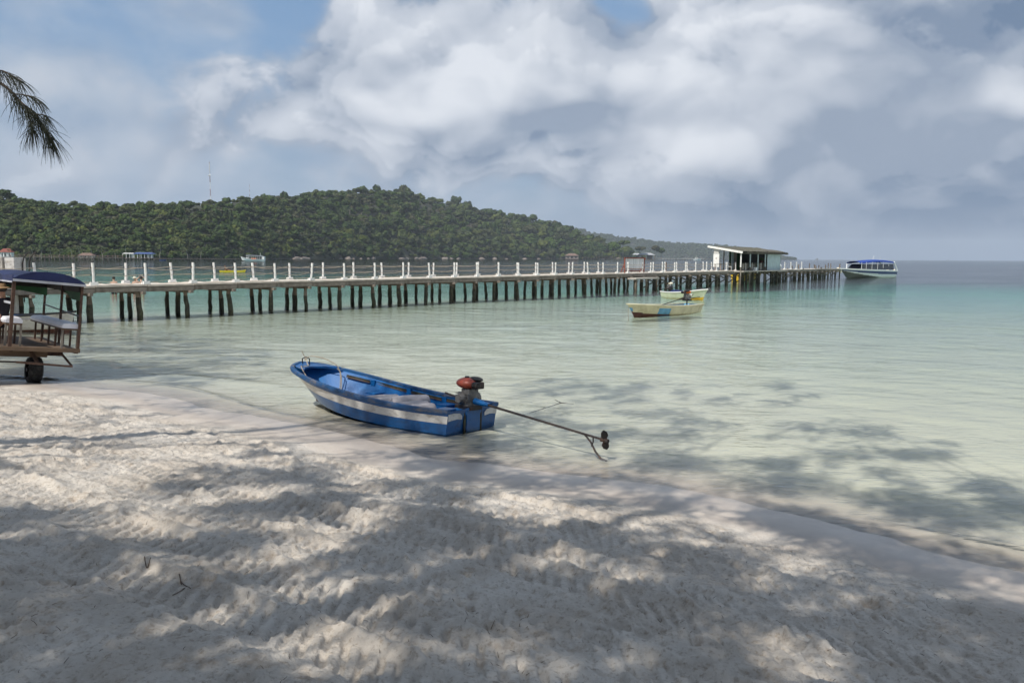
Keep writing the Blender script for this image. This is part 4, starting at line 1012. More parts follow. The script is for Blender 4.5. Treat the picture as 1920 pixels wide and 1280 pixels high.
# wheels
def wheel(x, y, r):
    e = bpy.data.objects.new('wheel', None); col.objects.link(e); e.parent = tr; e.location = (x, y, 0)
    w2 = .115
    prof = [(-w2, r*.62), (-w2*1.08, r*.80), (-w2*.92, r*.95), (-w2*.5, r), (w2*.5, r), (w2*.92, r*.95), (w2*1.08, r*.80), (w2, r*.62)]
    b = MB(); n = 28; m = len(prof)
    for j in range(n):
        t = 2*math.pi*j/n
        for a, q in prof: b.v.append((a, q*math.cos(t), q*math.sin(t)))
    b.f = [(j*m+i, j*m+i+1, ((j+1) % n)*m+i+1, ((j+1) % n)*m+i) for j in range(n) for i in range(m-1)]; b.mi = [0]*len(b.f)
    b.build('tyre', 'tyre', e, smooth=True)
    for j in range(n):
        t = 2*math.pi*j/n; 
    l = MB()
    for j in range(36):
        t = 2*math.pi*j/36; l.box((.045*(1 if j % 2 else -1), r*1.0*math.cos(t), r*1.0*math.sin(t)), (.07, .022, .016), Matrix.Rotation(t-math.pi/2, 3, 'X'))
    l.build('tread', 'tyre', e)
    b = MB(); b.tube([(-w2*.6, 0, 0), (-w2*.2, 0, 0), (w2*.5, 0, 0)], [r*.64, r*.5, r*.62], 20); b.build('rim', 'rust_frame', e, smooth=True)
    b = MB(); b.tube([(-w2*1.1, 0, 0), (-w2*.4, 0, 0)], [r*.15, r*.2], 12); b.build('hub', 'dark_metal', e)
    return e
wr = .245
gx_, gy_ = at(65, 715, 0).x, at(65, 715, 0).y
Mi = (Matrix.Translation(tr.location) @ tr.rotation_euler.to_matrix().to_4x4()).inverted()
gzw = gz(gx_, gy_)
lw = Mi @ Vector((gx_, gy_, max(gzw, -.02)+wr-.015))
for x_ in (lw.x, lw.x-.75):
    e = wheel(x_, lw.y, wr); e.location = (x_, lw.y, lw.z)
# posts
for x, y in ((0, 0), (TW, 0), (0, 1.5), (TW*.97, 1.35), (0, TL), (TW, TL)):
    MB().box((x, y, bt_/2-.01), (.055 if x == 0 and y == 0 else .042, .045, bt_+.04)).build('post', 'rust_frame', tr)
# canopy: barrel roof, rear arch with white hem, dark lining, green side sheet
cv = MB(); na = 14; ny = 7
arch = []
for i in range(na+1):
    t = i/na; arch.append((-.03+(TW+.06)*t, bt_+.03+.165*(1-(2*t-1)**2)**.8+.0*t))
for jy in range(ny+1):
    y = -.08+(TL+.16)*jy/ny; dip = -.025*math.sin(jy/ny*math.pi*3)**2
    for (x, z) in arch: cv.v.append((x, y, z+dip))
w = na+1
cv.f = [(j*w+i, j*w+i+1, (j+1)*w+i+1, (j+1)*w+i) for j in range(ny) for i in range(na)]; cv.mi = [0]*len(cv.f)
canopy = cv.build('canopy', 'tarp_navy', tr, smooth=True)
ln_ = MB(); ln_.v = [(x*.985+.01, y+.02, z-.03) for x, y, z in cv.v]; ln_.f = [tuple(reversed(f)) for f in cv.f]; ln_.mi = [0]*len(ln_.f); ln_.build('lining', 'tarp_dark', tr, smooth=True)
va = MB()                                             # rear gable cloth of the arch
for (x, z) in arch: va.v += [(x, -.085, z+.002), (x, -.087, bt_+.015)]
va.f = [(2*i, 2*i+1, 2*i+3, 2*i+2) for i in range(na)]; va.mi = [0]*na
va.build('rear_gable', 'tarp_navy', canopy)
MB().beam((-.04, -.10, bt_+.0), (TW+.04, -.10, bt_+.0), .012, .045).build('rear_hem', 'tarp_grey', canopy)
MB().beam((-.04, -.1, bt_+.03), (-.04, TL, bt_+.03), .012, .12).build('side_valance', 'tarp_navy', canopy)
MB().beam((-.05, -.1, bt_-.035), (-.05, TL, bt_-.035), .012, .03).build('side_hem', 'tarp_grey', canopy)
gsht = MB(); n_ = 16
for i in range(n_+1):
    t = i/n_; y = .0+(TL)*t; z = bt_-.04-.26*(1-t)**.8-.03*math.sin(t*9)
    gsht.v += [(TW+.035+.02*math.sin(i), y, bt_+.02), (TW+.02+.025*math.sin(i*1.7), y, (bt_+.02+z)/2), (TW+.03*math.sin(i*1.3), y, z)]
gsht.f = [(i*3+j, (i+1)*3+j, (i+1)*3+j+1, i*3+j+1) for i in range(n_) for j in range(2)]; gsht.mi = [0]*len(gsht.f)
gsht.build('green_side_sheet', 'tarp_green', canopy, smooth=True)
MB().beam((TW-.03, .02, bt_-.05), (TW-.03, TL-.25, bt_-.05), .012, .17).build('inner_valance', 'tarp_dark', canopy)
MB().beam((.03, TL-.25, bt_-.05), (TW-.03, TL-.25, bt_-.05), .012, .17).build('inner_valance', 'tarp_dark', canopy)
fs = MB(); fs.v = [(0, TL-.2, bt_), (TW, TL-.2, bt_), (TW, TL-.2, bt_-.30), (TW*.5, TL-.2, bt_-.22), (0, TL-.2, bt_-.16)]; fs.f = [(0, 4, 3, 2, 1)]; fs.mi = [0]
fs.build('front_sheet', 'tarp_green', canopy)
for y in (.8, 1.7, 2.5): MB().tube([(x, y, z-.045) for x, z in arch], .014, 6).build('hoop', 'rust_frame', tr)
# benches along both sides
for sd, x0, x1, y0 in ((0, -.06, .24, .25), (1, TW-.30, TW+.02, .03)):
    z0 = .43 if sd else .47
    c_ = MB(); nyb = 10
    for j in range(nyb+1):
        y = y0+(TL-.2-y0)*j/nyb; h = .055+.008*math.sin(j*2.2); e_ = 0 if 0 < j < nyb else .02
        c_.v += [(x0+e_, y, z0-.045), (x1-e_, y, z0-.045), (x1+.012-e_, y, z0), (x1-.02-e_, y, z0+h-e_), ((x0+x1)/2, y, z0+h+.012-e_), (x0+.02+e_, y, z0+h-e_), (x0-.012+e_, y, z0)]
    c_.f = [(j*7+i, (j+1)*7+i, (j+1)*7+(i+1) % 7, j*7+(i+1) % 7) for j in range(nyb) for i in range(7)]+[(6, 5, 4, 3, 2, 1, 0), tuple(nyb*7+i for i in range(7))]; c_.mi = [0]*len(c_.f)
    c_.build('bench_cushion', 'cushion', tr, smooth=True)
    MB().box(((x0+x1)/2, (TL+y0)/2-.1, z0-.065), (x1-x0-.03, TL-.2-y0, .025)).build('bench_board', 'trailer_wood', tr)
    for q, y in enumerate((y0+.03, y0+.55, y0+1.1, y0+1.7, y0+2.3)):
        for x in (x0+.03, x1-.03): MB().box((x, y, (z0-.07)/2), (.034, .03, z0-.07)).build('bench_leg', 'beam_wood' if q == 0 else 'rust_frame', tr)
MB().beam((-.02, .0, .80), (-.02, TL, .80), .03, .04).build('arm_rail', 'tarp_grey', tr)
MB().beam((TW, .0, .62), (TW, TL, .72), .025, .025).build('arm_rail', 'dark_metal', tr)

# ---------------------------------------------------------------- people
def skin_body(name, joints, edges, parent, matn, sub=2, root=0):
    me = bpy.data.meshes.new(name); me.from_pydata([j[:3] for j in joints], edges, [])
    o = bpy.data.objects.new(name, me); col.objects.link(o)
    o.modifiers.new('skin', 'SKIN')
    for i, j in enumerate(joints):
        sv = me.skin_vertices[0].data[i]; r = j[3]; sv.radius = (r, r if len(j) < 5 else j[4]); sv.use_root = (i == root)
    s = o.modifiers.new('sub', 'SUBSURF'); s.levels = sub; s.render_levels = sub
    dg = bpy.context.evaluated_depsgraph_get(); m2 = bpy.data.meshes.new_from_object(o.evaluated_get(dg))
    m2.materials.clear(); m2.materials.append(MATS[matn]); m2.polygons.foreach_set('use_smooth', [True]*len(m2.polygons))
    bpy.data.objects.remove(o); bpy.data.meshes.remove(me)
    q = link(name, m2, parent); return q
def person(label, loc, rz, pose, skin='skin', hair=True, shirt=None, shorts=None, hat=None, group=None):
    """pose: arms / legs joint positions for a figure facing +y, origin at the ground (or seat) below the pelvis"""
    t = thing('person', label, 'person', loc, rz, group)
    hz, up = pose['hip'], pose.get('lean', 0.0)
    def P(x, y, z): return (x, y+up*(z-hz), z)
    sh = hz+.50
    J = [(0, 0, hz, .13, .10), (*P(0, 0, hz+.22), .13, .10), (*P(0, 0, hz+.42), .15, .10), (*P(0, 0, sh+.06), .055, .055), (*P(0, .01, sh+.15), .072, .082), (*P(0, .01, sh+.25), .075, .09)]
    Eg = [(0, 1), (1, 2), (2, 3), (3, 4), (4, 5)]
    for sgn, arm, leg in ((-1, pose['armL'], pose['legL']), (1, pose['armR'], pose['legR'])):
        i = len(J); J.append((*P(sgn*.18, 0, sh-.02), .055)); Eg.append((2, i))
        J.append((*arm[0], .042)); J.append((*arm[1], .032)); 
        d = (Vector(arm[1])-Vector(arm[0])).normalized(); hnd = Vector(arm[1])+d*.08; J.append((*hnd, .035, .018)); Eg += [(i, i+1), (i+1, i+2), (i+2, i+3)]
        hp = hnd; sd = d.cross(Vector((0, 0, 1))); sd = sd.normalized() if sd.length > .1 else Vector((1, 0, 0))
        for q, L in zip((-1.5, -.5, .5, 1.5), (.06, .075, .08, .065)):
            a = len(J); J.append((*(hp+sd*q*.017+d*.03), .009)); J.append((*(hp+sd*q*.018+d*(.03+L)+Vector((0, 0, -.01))), .008)); Eg += [(i+3, a), (a, a+1)]
        a = len(J); J.append((*(hp+sd*.045-d*.01), .010)); J.append((*(hp+sd*.06+d*.035), .009)); Eg += [(i+3, a), (a, a+1)]
        i = len(J); J.append((sgn*.095, 0, hz-.06, .095)); Eg.append((0, i))
        J.append((*leg[0], .062)); J.append((*leg[1], .042)); J.append((leg[1][0], leg[1][1]+.10, leg[1][2]-.05, .035)); J.append((leg[1][0], leg[1][1]+.20, leg[1][2]-.06, .028)); Eg += [(i, i+1), (i+1, i+2), (i+2, i+3), (i+3, i+4)]
    skin_body('body', J, Eg, t, skin)
    hc = Vector(P(0, .01, sh+.215))
    f = MB(); f.ell(hc+Vector((0, .095, -.02)), (.014, .022, .022), 6, 5); f.ell(hc+Vector((.088, 0, -.01)), (.012, .022, .032), 6, 5); f.ell(hc+Vector((-.088, 0, -.01)), (.012, .022, .032), 6, 5); f.build('face', skin, t, smooth=True)
    ey = MB(); ey.ell(hc+Vector((.032, .083, .012)), (.012, .008, .007), 6, 5); ey.ell(hc+Vector((-.032, .083, .012)), (.012, .008, .007), 6, 5); ey.ell(hc+Vector((0, .084, -.065)), (.025, .008, .006), 6, 5); ey.build('eyes_and_mouth', 'hair', t)
    if hair:
        MB().ell(hc+Vector((0, -.018, .035)), (.097, .105, .10), 12, 8, jit=.04).build('hair', 'hair', t, smooth=True)
    if hat:
        b = MB(); b.tube([hc+Vector((0, 0, .04)), hc+Vector((0, 0, .055)), hc+Vector((0, 0, .075)), hc+Vector((0, 0, .15))], [.20, .20, .11, .085], 18); b.build('hat', hat, t, smooth=True)
    if shirt:
        Js = [(0, 0, hz-.06, .155, .12), (*P(0, 0, hz+.22), .152, .122), (*P(0, 0, hz+.42), .172, .122), (*P(0, 0, sh+.03), .085, .08)]
        Es = [(0, 1), (1, 2), (2, 3)]
        for sgn, arm in ((-1, pose['armL']), (1, pose['armR'])):
            i = len(Js); Js.append((*P(sgn*.18, 0, sh-.02), .075)); e_ = Vector(P(sgn*.18, 0, sh-.02)).lerp(Vector(arm[0]), .85); Js.append((*e_, .065)); Es += [(2, i), (i, i+1)]
        skin_body('shirt', Js, Es, t, shirt)
    if shorts:
        Js = [(0, 0, hz+.06, .145, .115), (0, 0, hz-.02, .15, .12)]; Es = [(0, 1)]
        for sgn, leg in ((-1, pose['legL']), (1, pose['legR'])):
            i = len(Js); Js.append((sgn*.095, 0, hz-.08, .112)); e_ = Vector((sgn*.095, 0, hz-.06)).lerp(Vector(leg[0]), .8); Js.append((*e_, .088)); Es += [(1, i), (i, i+1)]
        skin_body('shorts', Js, Es, t, shorts)
    return t
stand = dict(hip=.90, armL=((-.24, .02, 1.12), (-.25, .12, .92)), armR=((.24, .02, 1.12), (.25, .12, .92)), legL=((-.10, .02, .48), (-.11, 0, .09)), legR=((.10, .02, .48), (.11, 0, .09)))
armsup = dict(stand, armL=((-.36, .05, 1.50), (-.16, .0, 1.68)), armR=((.36, .05, 1.50), (.16, 0, 1.68)))
sit = dict(hip=.12, lean=-.06, armL=((-.25, .06, .36), (-.18, .28, .22)), armR=((.25, .06, .36), (.18, .28, .22)), legL=((-.12, .44, .13), (-.13, .50, -.28)), legR=((.12, .44, .13), (.13, .50, -.28)))
def bather(x, ytop, Y, label, pose, rz, **kw):
    top = atY(x, ytop, Y); p = person(label, (top.x, Y, top.z-1.70), rz, pose, group='people bathing behind the pier', **kw)
bather(213, 519.5, 51.5, 'person with dark hair standing in the sea behind the pier, leftmost of three bathers', stand, R(15), skin='skin_pale', shorts='cloth_dark')
bather(253, 520, 52.1, 'person with a pale cap standing in the sea behind the pier, middle of three bathers', stand, R(170), skin='skin_pale', hair=False, hat='slat_cream', shorts='cloth_dark')
bather(264.5, 519.5, 51.7, 'person with raised elbows standing in the sea behind the pier, rightmost of three bathers', armsup, R(0), skin='skin_pale', shorts='cloth_teal')
trm = Matrix.Translation(tr.location) @ tr.rotation_euler.to_matrix().to_4x4()
ps = atY(4, 607, 14.95)
person('person in dark clothes and a brown hat sitting on the trailer bench', (ps.x, ps.y, ps.z-.03), R(80), sit, shirt='cloth_dark', shorts='cloth_dark', hat='straw').scale = (.86, .86, .80)
# yellow kayak
pk = at(436, 510, 0); kk = thing('kayak', 'bright yellow kayak floating beyond the pier railing', 'kayak', pk, R(35))
tabK = [(-1.9, -2.0, .0, .0, .0, .04, .24), (-1.4, -1.45, .18, .1, -.04, .02, .22), (-.5, -.5, .34, .26, -.06, .0, .21), (.5, .5, .34, .26, -.06, .0, .21), (1.4, 1.45, .18, .1, -.04, .02, .24), (1.9, 2.05, .0, .0, .0, .06, .32)]
G = hull_rows(tabK, 24, 8); b = MB(); w = 9
for sg in (1, -1):
    vs = [(p[0], sg*p[1], p[2]) for r in G for p in r]; b.add(vs, [(i*w+j, (i+1)*w+j, (i+1)*w+j+1, i*w+j+1) for i in range(23) for j in range(8)])
b.build('hull', 'bright_yellow', kk, smooth=True)
d_ = MB(); vs = []
for r in G: vs += [(r[-1][0], -r[-1][1], r[-1][2]), (r[-1][0], 0, r[-1][2]+.02), (r[-1][0], r[-1][1], r[-1][2])]
d_.add(vs, [(i*3+j, (i+1)*3+j, (i+1)*3+j+1, i*3+j+1) for i in range(23) for j in range(2)]); d_.build('deck', 'bright_yellow', kk, smooth=True)
kp = dict(sit, hip=.12, legL=((-.1, .42, .2), (-.1, .78, .12)), legR=((.1, .42, .2), (.1, .78, .12)))
person('person in dark clothes sitting in the yellow kayak', pk+Vector((-.9, -.6, .16)), R(-55), kp, shirt='cloth_dark', shorts='cloth_dark')
o = MB().ell((0, 0, .05), (.20, .20, .18), 12, 8).build('buoy', 'black_rubber', None, smooth=True); o.location = at(311.5, 504.5, 0); tag(o, 'small dark round buoy floating beyond the pier railing', 'buoy')
for x, y, lb_ in ((1531.5, 486.2, 'tiny dark ship on the horizon above the pier head'), (1777, 488.0, 'tiny dark ship on the horizon at the far right')):
    p = atY(x, y, 5200); s_ = thing('far_ship', lb_, 'ship', (p.x, p.y, -1), 0, 'ships on the horizon'); q = 1 if x < 1600 else .6
    MB().box((0, 0, 3*q), (18*q, 6, 5*q), taper=1.1).build('hull', 'far_wood', s_); MB().box((3*q, 0, 7.5*q), (8*q, 5, 6*q), taper=.8).build('deck_house', 'far_wood', s_); MB().tube([(0, 0, 9*q), (0, 0, 15*q)], .4, 6).build('mast', 'far_wood', s_)

# ---------------------------------------------------------------- the wooded island
ridge_px = [(-160, 350), (-60, 356), (0, 364), (60, 372), (120, 380), (200, 386), (300, 384), (380, 380), (470, 372), (560, 366), (620, 360), (660, 357), (700, 353), (740, 356), (780, 366), (830, 376), (880, 386), (930, 396), (980, 403), (1020, 411), (1060, 421), (1080, 431), (1100, 440), (1130, 449), (1160, 457), (1185, 467), (1206, 478)]
RX = np.array([q[0] for q in ridge_px], float); RYp = np.array([q[1] for q in ridge_px], float)
def shoreD(x): return np.interp(x, [-160, 0, 200, 400, 600, 800, 1000, 1210], [470, 480, 500, 600, 830, 1100, 1350, 1600])
def ridgeD(x): return shoreD(x)*(1.0+.30*np.clip((1215-x)/350, .05, 1))
def crown_m(x): return .0130*shoreD(x)                     # typical crown diameter
def ridge_h(x):
    D = ridgeD(x); return (horizon(x)-np.interp(x, RX, RYp))*D/FPX + HC - crown_m(x)*.62
def isl(x, f):
    """point of the island ground at picture column x, f=0 on the shore, f=1 on the ridge"""
    D = shoreD(x)+(ridgeD(x)-shoreD(x))*f
    h = np.maximum(ridge_h(x), 1.0)
    g = np.sin(np.clip(f, 0, 1)*math.pi/2)**.92
    z = -1.0+ (h+1.0)*g*(1+.10*vnoise(x*.012+f*2.1, f*3.0, 12)*(1-f)*4*f)
    return (x-960)/FPX*D*1.0055, D, z
cols = np.linspace(-160, 1212, 120); fs_ = np.concatenate(([-.05], np.linspace(0, 1, 14), [1.3, 1.8]))
V = []
for x in cols:
    for f in fs_:
        if f < 0: X_, Y_, Z_ = isl(x, 0); Y_ -= 6; Z_ = -5
        elif f > 1: X_, Y_, Z_ = isl(x, 1); Y_ += (f-1)*.35*Y_; X_ *= 1+(f-1)*.35; Z_ = Z_*(1-(f-1)*1.1)
        else: X_, Y_, Z_ = isl(x, f)
        V.append((X_, Y_, Z_))
w = len(fs_); i, j = np.meshgrid(np.arange(len(cols)-1), np.arange(w-1), indexing='ij')
Q = np.stack([i*w+j, (i+1)*w+j, (i+1)*w+j+1, i*w+j+1], -1).reshape(-1, 4)
island = link('island_hill', np_mesh('island_hill', V, Q, 'earth', True)); tag(island, 'dark ground of the wooded island hill across the bay', 'hill', kind='structure')

# tree crowns: lumps of many small leaf faces round a dark core
def crown_arrays(seed, leaves, lumps, flat=.75, core=True, lsize=.17):
    r = np.random.default_rng(seed); V = []; F = []
    C_ = [(0, 0, .05, .62)]
    for k in range(lumps):
        a = r.uniform(0, 6.28); q = r.uniform(.35, .72); C_.append((q*math.cos(a), q*math.sin(a), r.uniform(-.25, .42), r.uniform(.30, .46)))
    vol = np.array([c[3]**2 for c in C_]); pick = r.choice(len(C_), leaves, p=vol/vol.sum())
    d = r.normal(size=(leaves, 3)); d[:, 2] += .35; d /= np.linalg.norm(d, axis=1)[:, None]
    cc = np.array(C_)[pick]; P = cc[:, :3]+d*cc[:, 3:4]*r.uniform(.86, 1.10, (leaves, 1))
    nrm = d+r.normal(size=d.shape)*.45; nrm /= np.linalg.norm(nrm, axis=1)[:, None]
    t1 = np.cross(nrm, r.normal(size=d.shape)); t1 /= np.linalg.norm(t1, axis=1)[:, None]; t2 = np.cross(nrm, t1)
    s = lsize*r.uniform(.55, 1.25, (leaves, 1))
    Q = np.stack([P-t1*s-t2*s*.6, P+t1*s*.8-t2*s*.7, P+t1*s+t2*s*.6, P-t1*s*.7+t2*s*.8], 1)
    V = Q.reshape(-1, 3); V[:, 2] *= flat
    F = np.arange(leaves*4).reshape(-1, 4)
    if core:
        cv_ = []; cf = []; o = len(V)
        for c in C_:
            k0 = o+len(cv_); nu = 6
            cv_.append((c[0], c[1], (c[2]-c[3]*.86)*flat))
            for z_, rr_ in ((-.45, .76), (.4, .78)):
                for u in range(nu): cv_.append((c[0]+c[3]*rr_*math.cos(u*6.283/nu), c[1]+c[3]*rr_*math.sin(u*6.283/nu), (c[2]+c[3]*z_)*flat))
            cv_.append((c[0], c[1], (c[2]+c[3]*.86)*flat)); tp = k0+1+2*nu
            for u in range(nu):
                u2 = (u+1) % nu
                cf += [(k0, k0+1+u2, k0+1+u, k0), (k0+1+u, k0+1+u2, k0+1+nu+u2, k0+1+nu+u), (k0+1+nu+u, k0+1+nu+u2, tp, tp)]
        V = np.concatenate((V, np.array(cv_)))
        cf = np.array([f for f in cf]); F = (F, cf)
    else: F = (F, np.zeros((0, 4), int))
    return V, F
def crown_mesh(name, V, F, matn):
    me = bpy.data.meshes.new(name)
    faces = [tuple(f) for f in F[0]]+[tuple(dict.fromkeys(f)) for f in F[1].tolist()]
    me.from_pydata([tuple(v) for v in V], [], faces); me.materials.append(MATS[matn]); me.update(); return me
tr_r = random.Random(21); TREES = []
x = -150.0
tries = 0
def spacing(xx): return 16.0
# scatter over the hill face with even spacing in the picture
grid = {}
rs = np.random.default_rng(4)
cand = []
for q in range(26000):
    xx = rs.uniform(-150, 1206); f = rs.uniform(0, 1.06)**.9
    cand.append((xx, min(f, 1.0)))
pts_ = []
cell = 9.0
for xx, f in cand:
    X_, Y_, Z_ = isl(np.float64(xx), np.float64(f)); pxx, pyy, _ = proj((X_, Y_, Z_))
    key = (int(pxx//cell), int(pyy//cell)); ok = True
    mind = 7.6 if f > .12 else 7.0
    for a in (-2, -1, 0, 1, 2):
        for b in (-2, -1, 0, 1, 2):
            for (u, v) in grid.get((key[0]+a, key[1]+b), ()):
                if (u-pxx)**2+((v-pyy)*1.35)**2 < mind**2: ok = False; break
            if not ok: break
        if not ok: break
    if ok:
        grid.setdefault(key, []).append((pxx, pyy)); pts_.append((xx, f, float(X_), float(Y_), float(Z_)))
CR_V = [crown_arrays(100+i, 460, 5+i % 4, .66+.10*(i % 5), lsize=.125) for i in range(9)]
CR_M = [crown_mesh('crown', *a, 'jungle_leaf') for a in CR_V]
LOWV = [crown_arrays(200+i, 190, 4+i % 3, .66+.10*(i % 5), lsize=.18) for i in range(8)]
info = []
for (xx, f, X_, Y_, Z_) in pts_:
    dia = float(crown_m(xx))*tr_r.choice((.6, .8, .95, 1.1, 1.3))*tr_r.uniform(.85, 1.15)*(1.0 if f > .1 else .8)
    if f > .9 and tr_r.random() < .3: dia *= 1.2
    hgt = dia*tr_r.uniform(.16, .46) - (dia*.16 if f > .85 else 0) + (dia*.20 if f > .93 and tr_r.random() < .25 else 0)
    info.append((dia/Y_*tr_r.uniform(.9, 1.1)+(.004 if f < .06 or f > .95 else 0), dia, hgt, X_, Y_, Z_, f))
info.sort(key=lambda q: -q[0])
trunk_me = MB().tube([(0, 0, -.4), (.02, 0, .3), (0, .02, 1.0)], [.055, .042, .03], 6).mesh('trunk', 'bark_pale')
for (sz, dia, hgt, X_, Y_, Z_, f) in info[:300]:
    pos_l = 'on the shore' if f < .08 else ('on the skyline' if f > .93 else 'on the slope')
    lab = {'on the shore': 'leafy green jungle tree at the foot of the wooded island hill', 'on the skyline': 'leafy green jungle tree along the ridge of the wooded island hill', 'on the slope': 'leafy green jungle tree on the slope of the wooded island hill'}[pos_l]
    t = thing('jungle_tree', lab, 'tree', (X_, Y_, Z_), 0, {'on the shore': 'jungle trees at the foot of the island hill', 'on the skyline': 'jungle trees along the island ridge', 'on the slope': 'jungle trees on the island slope'}[pos_l])
    c = link('crown', tr_r.choice(CR_M), t); r_ = dia*.56; c.location = (0, 0, hgt); c.scale = (r_, r_, r_*tr_r.uniform(.75, 1.35)); c.rotation_euler = (0, 0, tr_r.uniform(0, 6.28))
    k = link('trunk', trunk_me, t); k.scale = (dia*.5, dia*.5, hgt)
def joined_forest(name, label, items, protos, matn):
    VV = []; F4 = []; TT = []; o = 0
    for (dia, hgt, X_, Y_, Z_) in items:
        V, F = tr_r.choice(protos); a = tr_r.uniform(0, 6.28); r_ = dia*.56; c, s = math.cos(a), math.sin(a)
        W_ = np.stack([(V[:, 0]*c-V[:, 1]*s)*r_+X_, (V[:, 0]*s+V[:, 1]*c)*r_+Y_, V[:, 2]*r_*tr_r.uniform(.75, 1.35)+Z_+hgt], -1)
        VV.append(W_); F4.append(np.concatenate((F[0], F[1]))+o); TT.append(np.full(len(V), tr_r.random())); o += len(V)
    VV = np.concatenate(VV); F4 = np.concatenate(F4); TT = np.concatenate(TT)
    # faces with a repeated corner become triangles: split the list
    tri = (F4[:, 0] == F4[:, 3]) | (F4[:, 2] == F4[:, 3])
    q = F4[~tri]; t = F4[tri][:, :3]
    me = bpy.data.meshes.new(name)
    me.vertices.add(len(VV)); me.vertices.foreach_set('co', VV.astype(np.float32).ravel())
    lp = np.concatenate((q.ravel(), t.ravel())).astype(np.int32); me.loops.add(len(lp)); me.loops.foreach_set('vertex_index', lp)
    ls = np.concatenate((np.arange(len(q))*4, len(q)*4+np.arange(len(t))*3)).astype(np.int32)
    me.polygons.add(len(ls)); me.polygons.foreach_set('loop_start', ls)
    me.materials.append(MATS[matn]); a = me.attributes.new('tint', 'FLOAT', 'POINT'); a.data.foreach_set('value', TT.astype(np.float32))
    me.update(calc_edges=True); me.validate()
    return tag(link(name, me), label, 'forest', kind='stuff')
joined_forest('jungle', 'dense green jungle covering the rest of the island hill', [(q[1], q[2], q[3], q[4], q[5]) for q in info[300:]], LOWV, 'jungle_leaf')
# tall bare trunks that show between the crowns
for x_, y0_, y1_, lb_ in ((656, 411, 396, 'pale bare trunk standing out of the jungle under the hill top, the left one'), (678, 415, 402, 'pale bare trunk standing out of the jungle under the hill top, the right one'), (883, 445, 422, 'tall pale bare trunk on the right slope of the island hill')):
    D = float(ridgeD(x_)*.86); a = atY(x_, y0_, D); b_ = atY(x_, y1_, D); L = b_.z-a.z
    t = thing('bare_tree', lb_, 'tree', (a.x, D, a.z-4), 0, 'bare trunks on the hill')
    MB().tube([(0, 0, 0), (.2, 0, L*.6), (-.1, 0, L+6)], [.5, .42, .3], 7).build('trunk', 'bark_pale', t)
    k = MB(); 
    for q in range(4): a_ = q*1.7; k.tube([(0, 0, L+4), (math.cos(a_)*2.2, math.sin(a_)*2.2, L+7)], [.2, .06], 5)
    k.build('limbs', 'bark_pale', t)
# palms along the left shore
def palm_meshes(seed):
    r = random.Random(seed); b = MB(); lean = r.uniform(-.9, .9)
    pts = [(lean*(i/6)**2, .3*math.sin(i), 7.0*i/6) for i in range(7)]; b.tube(pts, [.22, .19, .17, .16, .15, .14, .13], 7)
    tm = b.mesh('trunk', 'bark_pale', True); top = Vector(pts[-1]); f = MB()
    for k in range(20):
        a = k*2.4+r.uniform(-.2, .2); e = r.uniform(-.2, 1.15); L = r.uniform(2.4, 3.3); d = Vector((math.cos(a), math.sin(a), 0)); prev = None
        for q in range(6):
            t = q/5; c = top+d*L*t*math.cos(e*.6)+Vector((0, 0, L*(math.sin(e)*t-.75*t*t))); w_ = .40*math.sin(min(t*1.15+.12, 1)*math.pi)+.04
            sd = Vector((-d.y, d.x, 0)); row = [c+sd*w_+Vector((0, 0, -w_*.55)), c, c-sd*w_+Vector((0, 0, -w_*.55))]
            if prev: f.add(prev+row, [(0, 1, 4, 3), (1, 2, 5, 4)])
            prev = row
    return tm, f.mesh('crown', 'palm_leaf')
PM = [palm_meshes(i) for i in range(4)]
ORD = ['first', 'second', 'third', 'fourth', 'fifth', 'sixth', 'seventh', 'eighth', 'ninth', 'tenth', 'eleventh', 'twelfth', 'thirteenth', 'fourteenth', 'fifteenth', 'sixteenth', 'seventeenth', 'eighteenth', 'nineteenth', 'twentieth', 'twenty-first', 'twenty-second', 'twenty-third', 'twenty-fourth', 'twenty-fifth']
palms = [(20, 484), (62, 482), (78, 483), (96, 482), (112, 483), (135, 483), (150, 482), (172, 482), (192, 483), (216, 483), (236, 482), (262, 482), (280, 481), (300, 482), (352, 483), (377, 483)]
for i, (x_, y_) in enumerate(palms):
    D = float(shoreD(x_))*.975; p = atY(x_, y_, D); tm, fm = PM[i % 4]
    t = thing('palm_tree', '%s from the left of the coconut palms on the far shore' % ORD[i], 'palm', (p.x, D, .2), tr_r.uniform(0, 6.28), 'palms along the far shore')
    s_ = tr_r.uniform(.75, 1.25)*D/500; t.scale = (s_, s_, s_); link('trunk', tm, t); link('crown', fm, t)
